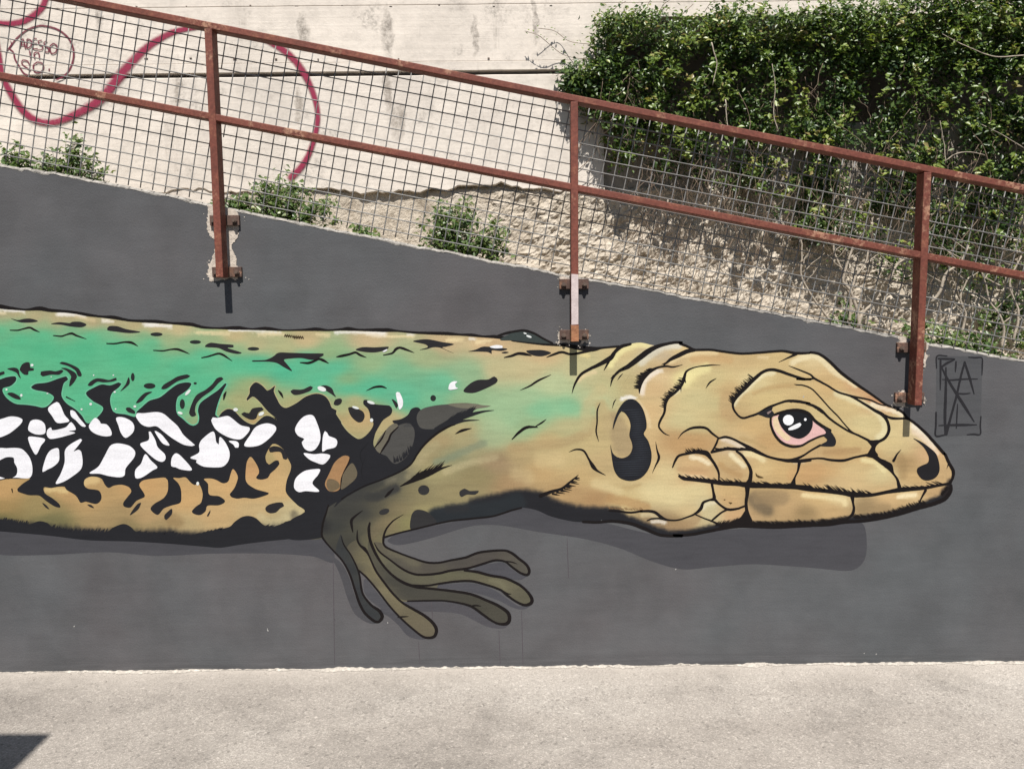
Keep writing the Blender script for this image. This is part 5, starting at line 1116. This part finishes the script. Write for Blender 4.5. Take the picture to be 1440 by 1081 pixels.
    for i in range(760):
        px = random.uniform(845, 1520); py = random.triangular(60, 380, 240)
        if px < 900 and py > 180: py = random.uniform(70, 180)
        dep = random.uniform(.02, .22); Ln = random.uniform(.08, .34); p = on_y(px, py, BY-dep)
        pp = []; x = p.x; ph = random.uniform(0, 9); am = random.uniform(.015, .06); lean = random.gauss(0, .45)
        for k in range(9):
            f = k/8; pp.append((x+lean*f*Ln+am*noise.noise((ph, f*3.2, 1)), p.y+am*noise.noise((ph, f*3, 7)), p.z-Ln*f))
        vn.tube(pp, [random.uniform(.0008, .0019)]*9, 4)
    vn.build('vine', M_TWIG, root, smooth=True)
    # thicker pale stems climbing from the ramp at the right
    stems = [[(1210, 465), (1206, 440), (1196, 408), (1186, 396), (1192, 370), (1200, 345)], [(1194, 460), (1196, 420), (1184, 380), (1172, 350), (1175, 320)], [(1168, 452), (1150, 428), (1135, 405), (1126, 385), (1128, 350), (1124, 330)], [(1205, 462), (1214, 440), (1226, 428)], [(1196, 410), (1206, 385), (1216, 372), (1222, 350)], [(1408, 490), (1412, 462), (1404, 440), (1392, 425), (1386, 400), (1380, 380)], [(1310, 425), (1322, 410), (1330, 385), (1350, 370), (1362, 345)], [(1352, 470), (1358, 440), (1350, 420), (1362, 390)], [(1250, 395), (1262, 372), (1280, 360)], [(1425, 480), (1432, 440), (1420, 400), (1436, 360)],
             [(1330, 226), (1345, 216), (1365, 214), (1385, 218)], [(1330, 230), (1328, 205), (1322, 170)], [(1440, 208), (1410, 190), (1380, 175)], [(1440, 78), (1400, 80), (1370, 70), (1340, 56), (1325, 48)], [(1095, 185), (1088, 160), (1090, 120), (1086, 90)], [(1000, 60), (1008, 90), (1002, 120)], [(1020, 140), (1024, 180), (1036, 195)]]
    for P in stems:
        Q = catmull([(x, y, 0) for x, y in P], step=6)[:, :2]; n = len(Q); r0 = random.uniform(.006, .011) if P[0][1] > 300 else random.uniform(.002, .0035)
        dp = random.uniform(.38, .55); s = MB()
        s.tube([on_y(x+1.2*noise.noise((i*.6, 1, dp*50)), y, BY-dp) for i, (x, y) in enumerate(Q)], [r0*(1-.5*i/n) for i in range(n)], 6)
        # side twigs
        if P[0][1] > 300:
            for _ in range(5):
                j = random.randint(n//4, n-1); q0 = on_y(Q[j][0], Q[j][1], BY-dp); d = Vector((random.choice((-1, 1))*random.uniform(.4, 1), random.uniform(-.3, .3), random.uniform(.3, 1))).normalized(); Lt = random.uniform(.05, .16)
                s.tube([q0 + d*(Lt*f) + Vector((.012*noise.noise((f*4, j, dp*9)), 0, .012*noise.noise((f*4, j+3, dp*9)))) for f in (0, .25, .5, .75, 1)], [.0032, .0028, .0022, .0016, .001], 4)
        s.build('stem', M_STEM, root, smooth=True)
    return root
climber()

def shrub(label, spots, n, group, leafsize=(.020, .040), dep=(.25, .45)):
    """a small weed: thin stems fanning from one root with leaves along them"""
    bpx, bpy_, spread, height = spots
    base = on_y(bpx, bpy_, BY-dep[1]); root = empty('shrub', label, 'shrub', group, loc=base)
    cen = []; nor = []; siz = []; rn = []; st = MB()
    sc = 1/ F_PX * (BY-dep[1]-CAM.y)
    for i in range(n):
        f = random.uniform(-1, 1); h = height*sc*random.uniform(.45, 1.0)*(1-.35*abs(f)); dx = f*spread*sc
        pp = []; ph = random.uniform(0, 50); yb = random.uniform(dep[0]-dep[1], .0)
        for k in range(8):
            t = k/7; pp.append(Vector((dx*(t**.8)+.02*noise.noise((ph, t*3, 0)), -yb*t*.9+.02*noise.noise((ph, t*3, 5)), h*t - .06*(t**3)*abs(f))))
        st.tube(pp, [.0022*(1-.6*k/7) for k in range(8)], 4)
        for k in range(random.randint(24, 38)):
            t = random.uniform(.12, 1.0); j = t*7; a = pp[int(min(j, 6))]; b = pp[int(min(j, 6))+1]; p = a.lerp(b, j-int(min(j, 6)))
            v = Vector((random.gauss(0, 1), random.gauss(0, 1), random.gauss(0, .7)))*.020
            cen.append(tuple(p+v)); nor.append((random.gauss(0, .5), random.gauss(-.5, .4), random.gauss(.7, .4))); siz.append(random.uniform(*leafsize)); rn.append(min(1, max(0, random.gauss(.45, .22))))
    st.build('stem', M_STEM, root, smooth=True)
    leaf_mesh('foliage', cen, nor, siz, rn, M_SHRUB, root, .6)
GR = 'weeds growing behind the wall top'
shrub('low leafy weed at the far left end of the wall top', (12, 262, 50, 74), 30, GR)
shrub('loose taller weed left of the first post, beside the far-left weed', (88, 275, 54, 104), 40, GR)
shrub('bushy weed directly right of the first railing post', (392, 328, 78, 100), 60, GR)
shrub('small weed trailing under the first post left of the bushy one', (320, 300, 40, 40), 14, GR)
shrub('conical weed against the rubble midway between first and second post', (640, 374, 56, 118), 56, GR)
shrub('sparse weed low behind the wall just left of the conical weed', (500, 338, 30, 34), 8, GR)
shrub('sparse weed with few leaves right of the conical weed', (692, 376, 28, 90), 10, GR)
shrub('small weed at the wall top just right of the third post', (1325, 500, 34, 80), 12, GR, dep=(.3, .6))
shrub('green weed at the right edge of the wall top', (1382, 512, 44, 66), 22, GR, dep=(.3, .6))
shrub('leafy weed among the pale stems left of the third post', (1190, 480, 30, 70), 14, GR, dep=(.25, .4))

# ------------------------------------------------------------------ loose grit along the pavement
def grit():
    s = MB()
    for i in range(900):
        near = random.random() < .55
        x = random.uniform(-2.6, 2.6); y = -abs(random.gauss(.03, .05))-.02 if near else random.uniform(-1.0, -.03)
        r = random.uniform(.0012, .0042) if random.random() < .95 else random.uniform(.005, .008)
        pp = [(x+r*math.cos(a)*random.uniform(.6, 1.2), y+r*math.sin(a)*random.uniform(.6, 1.2), .0005) for a in (0, 1.6, 3.1, 4.7)]
        s.add(pp+[(x+random.uniform(-.3, .3)*r, y, r*random.uniform(.6, 1.1))], [(0, 1, 4), (1, 2, 4), (2, 3, 4), (3, 0, 4)])
    return tag(s.build('grit', M_PEBBLE), 'loose grit scattered on the pavement', 'grit', kind='stuff')
grit()

# ------------------------------------------------------------------ unseen canopy added out of frame to cast the corner shadow at lower left
def shadow_caster():
    c = on_z(73, 1031); e = on_z(18, 1085)
    hgt = 3.2; k = hgt/math.tan(SUN_EL)
    P = Vector((c.x, c.y-k, hgt)); d = Vector((e.x-c.x, e.y-c.y, 0)).normalized(); l = Vector((-1, .02, 0)).normalized()
    a = P; b = P+d*1.5; cc = P+d*1.5+l*1.5; dd = P+l*1.5; mid = (a+cc)/2
    root = empty('shadow_caster', 'unseen square canopy on a pole, added left of view to shade the pavement corner', 'shadow_caster', loc=(mid.x, mid.y, 0))
    s = MB(); top = Vector((0, 0, hgt+.35)); cor = [v-Vector((mid.x, mid.y, 0)) for v in (a, b, cc, dd)]
    dn = Vector((0, 0, -.12))
    s.add(cor+[top]+[v+dn*.0+Vector((0, 0, -.001)) for v in cor], [(0, 1, 4), (1, 2, 4), (2, 3, 4), (3, 0, 4)])
    s.build('canopy', M_CANVAS, root)
    s = MB(); s.tube([(0, 0, -.08), (0, 0, hgt+.34)], .022, 10); s.build('pole', M_POLE, root, smooth=True)
    s = MB(); s.box((0, 0, -.082), .5, .5, .07); s.build('base', M_BOLT, root, bevel=.01)
shadow_caster()
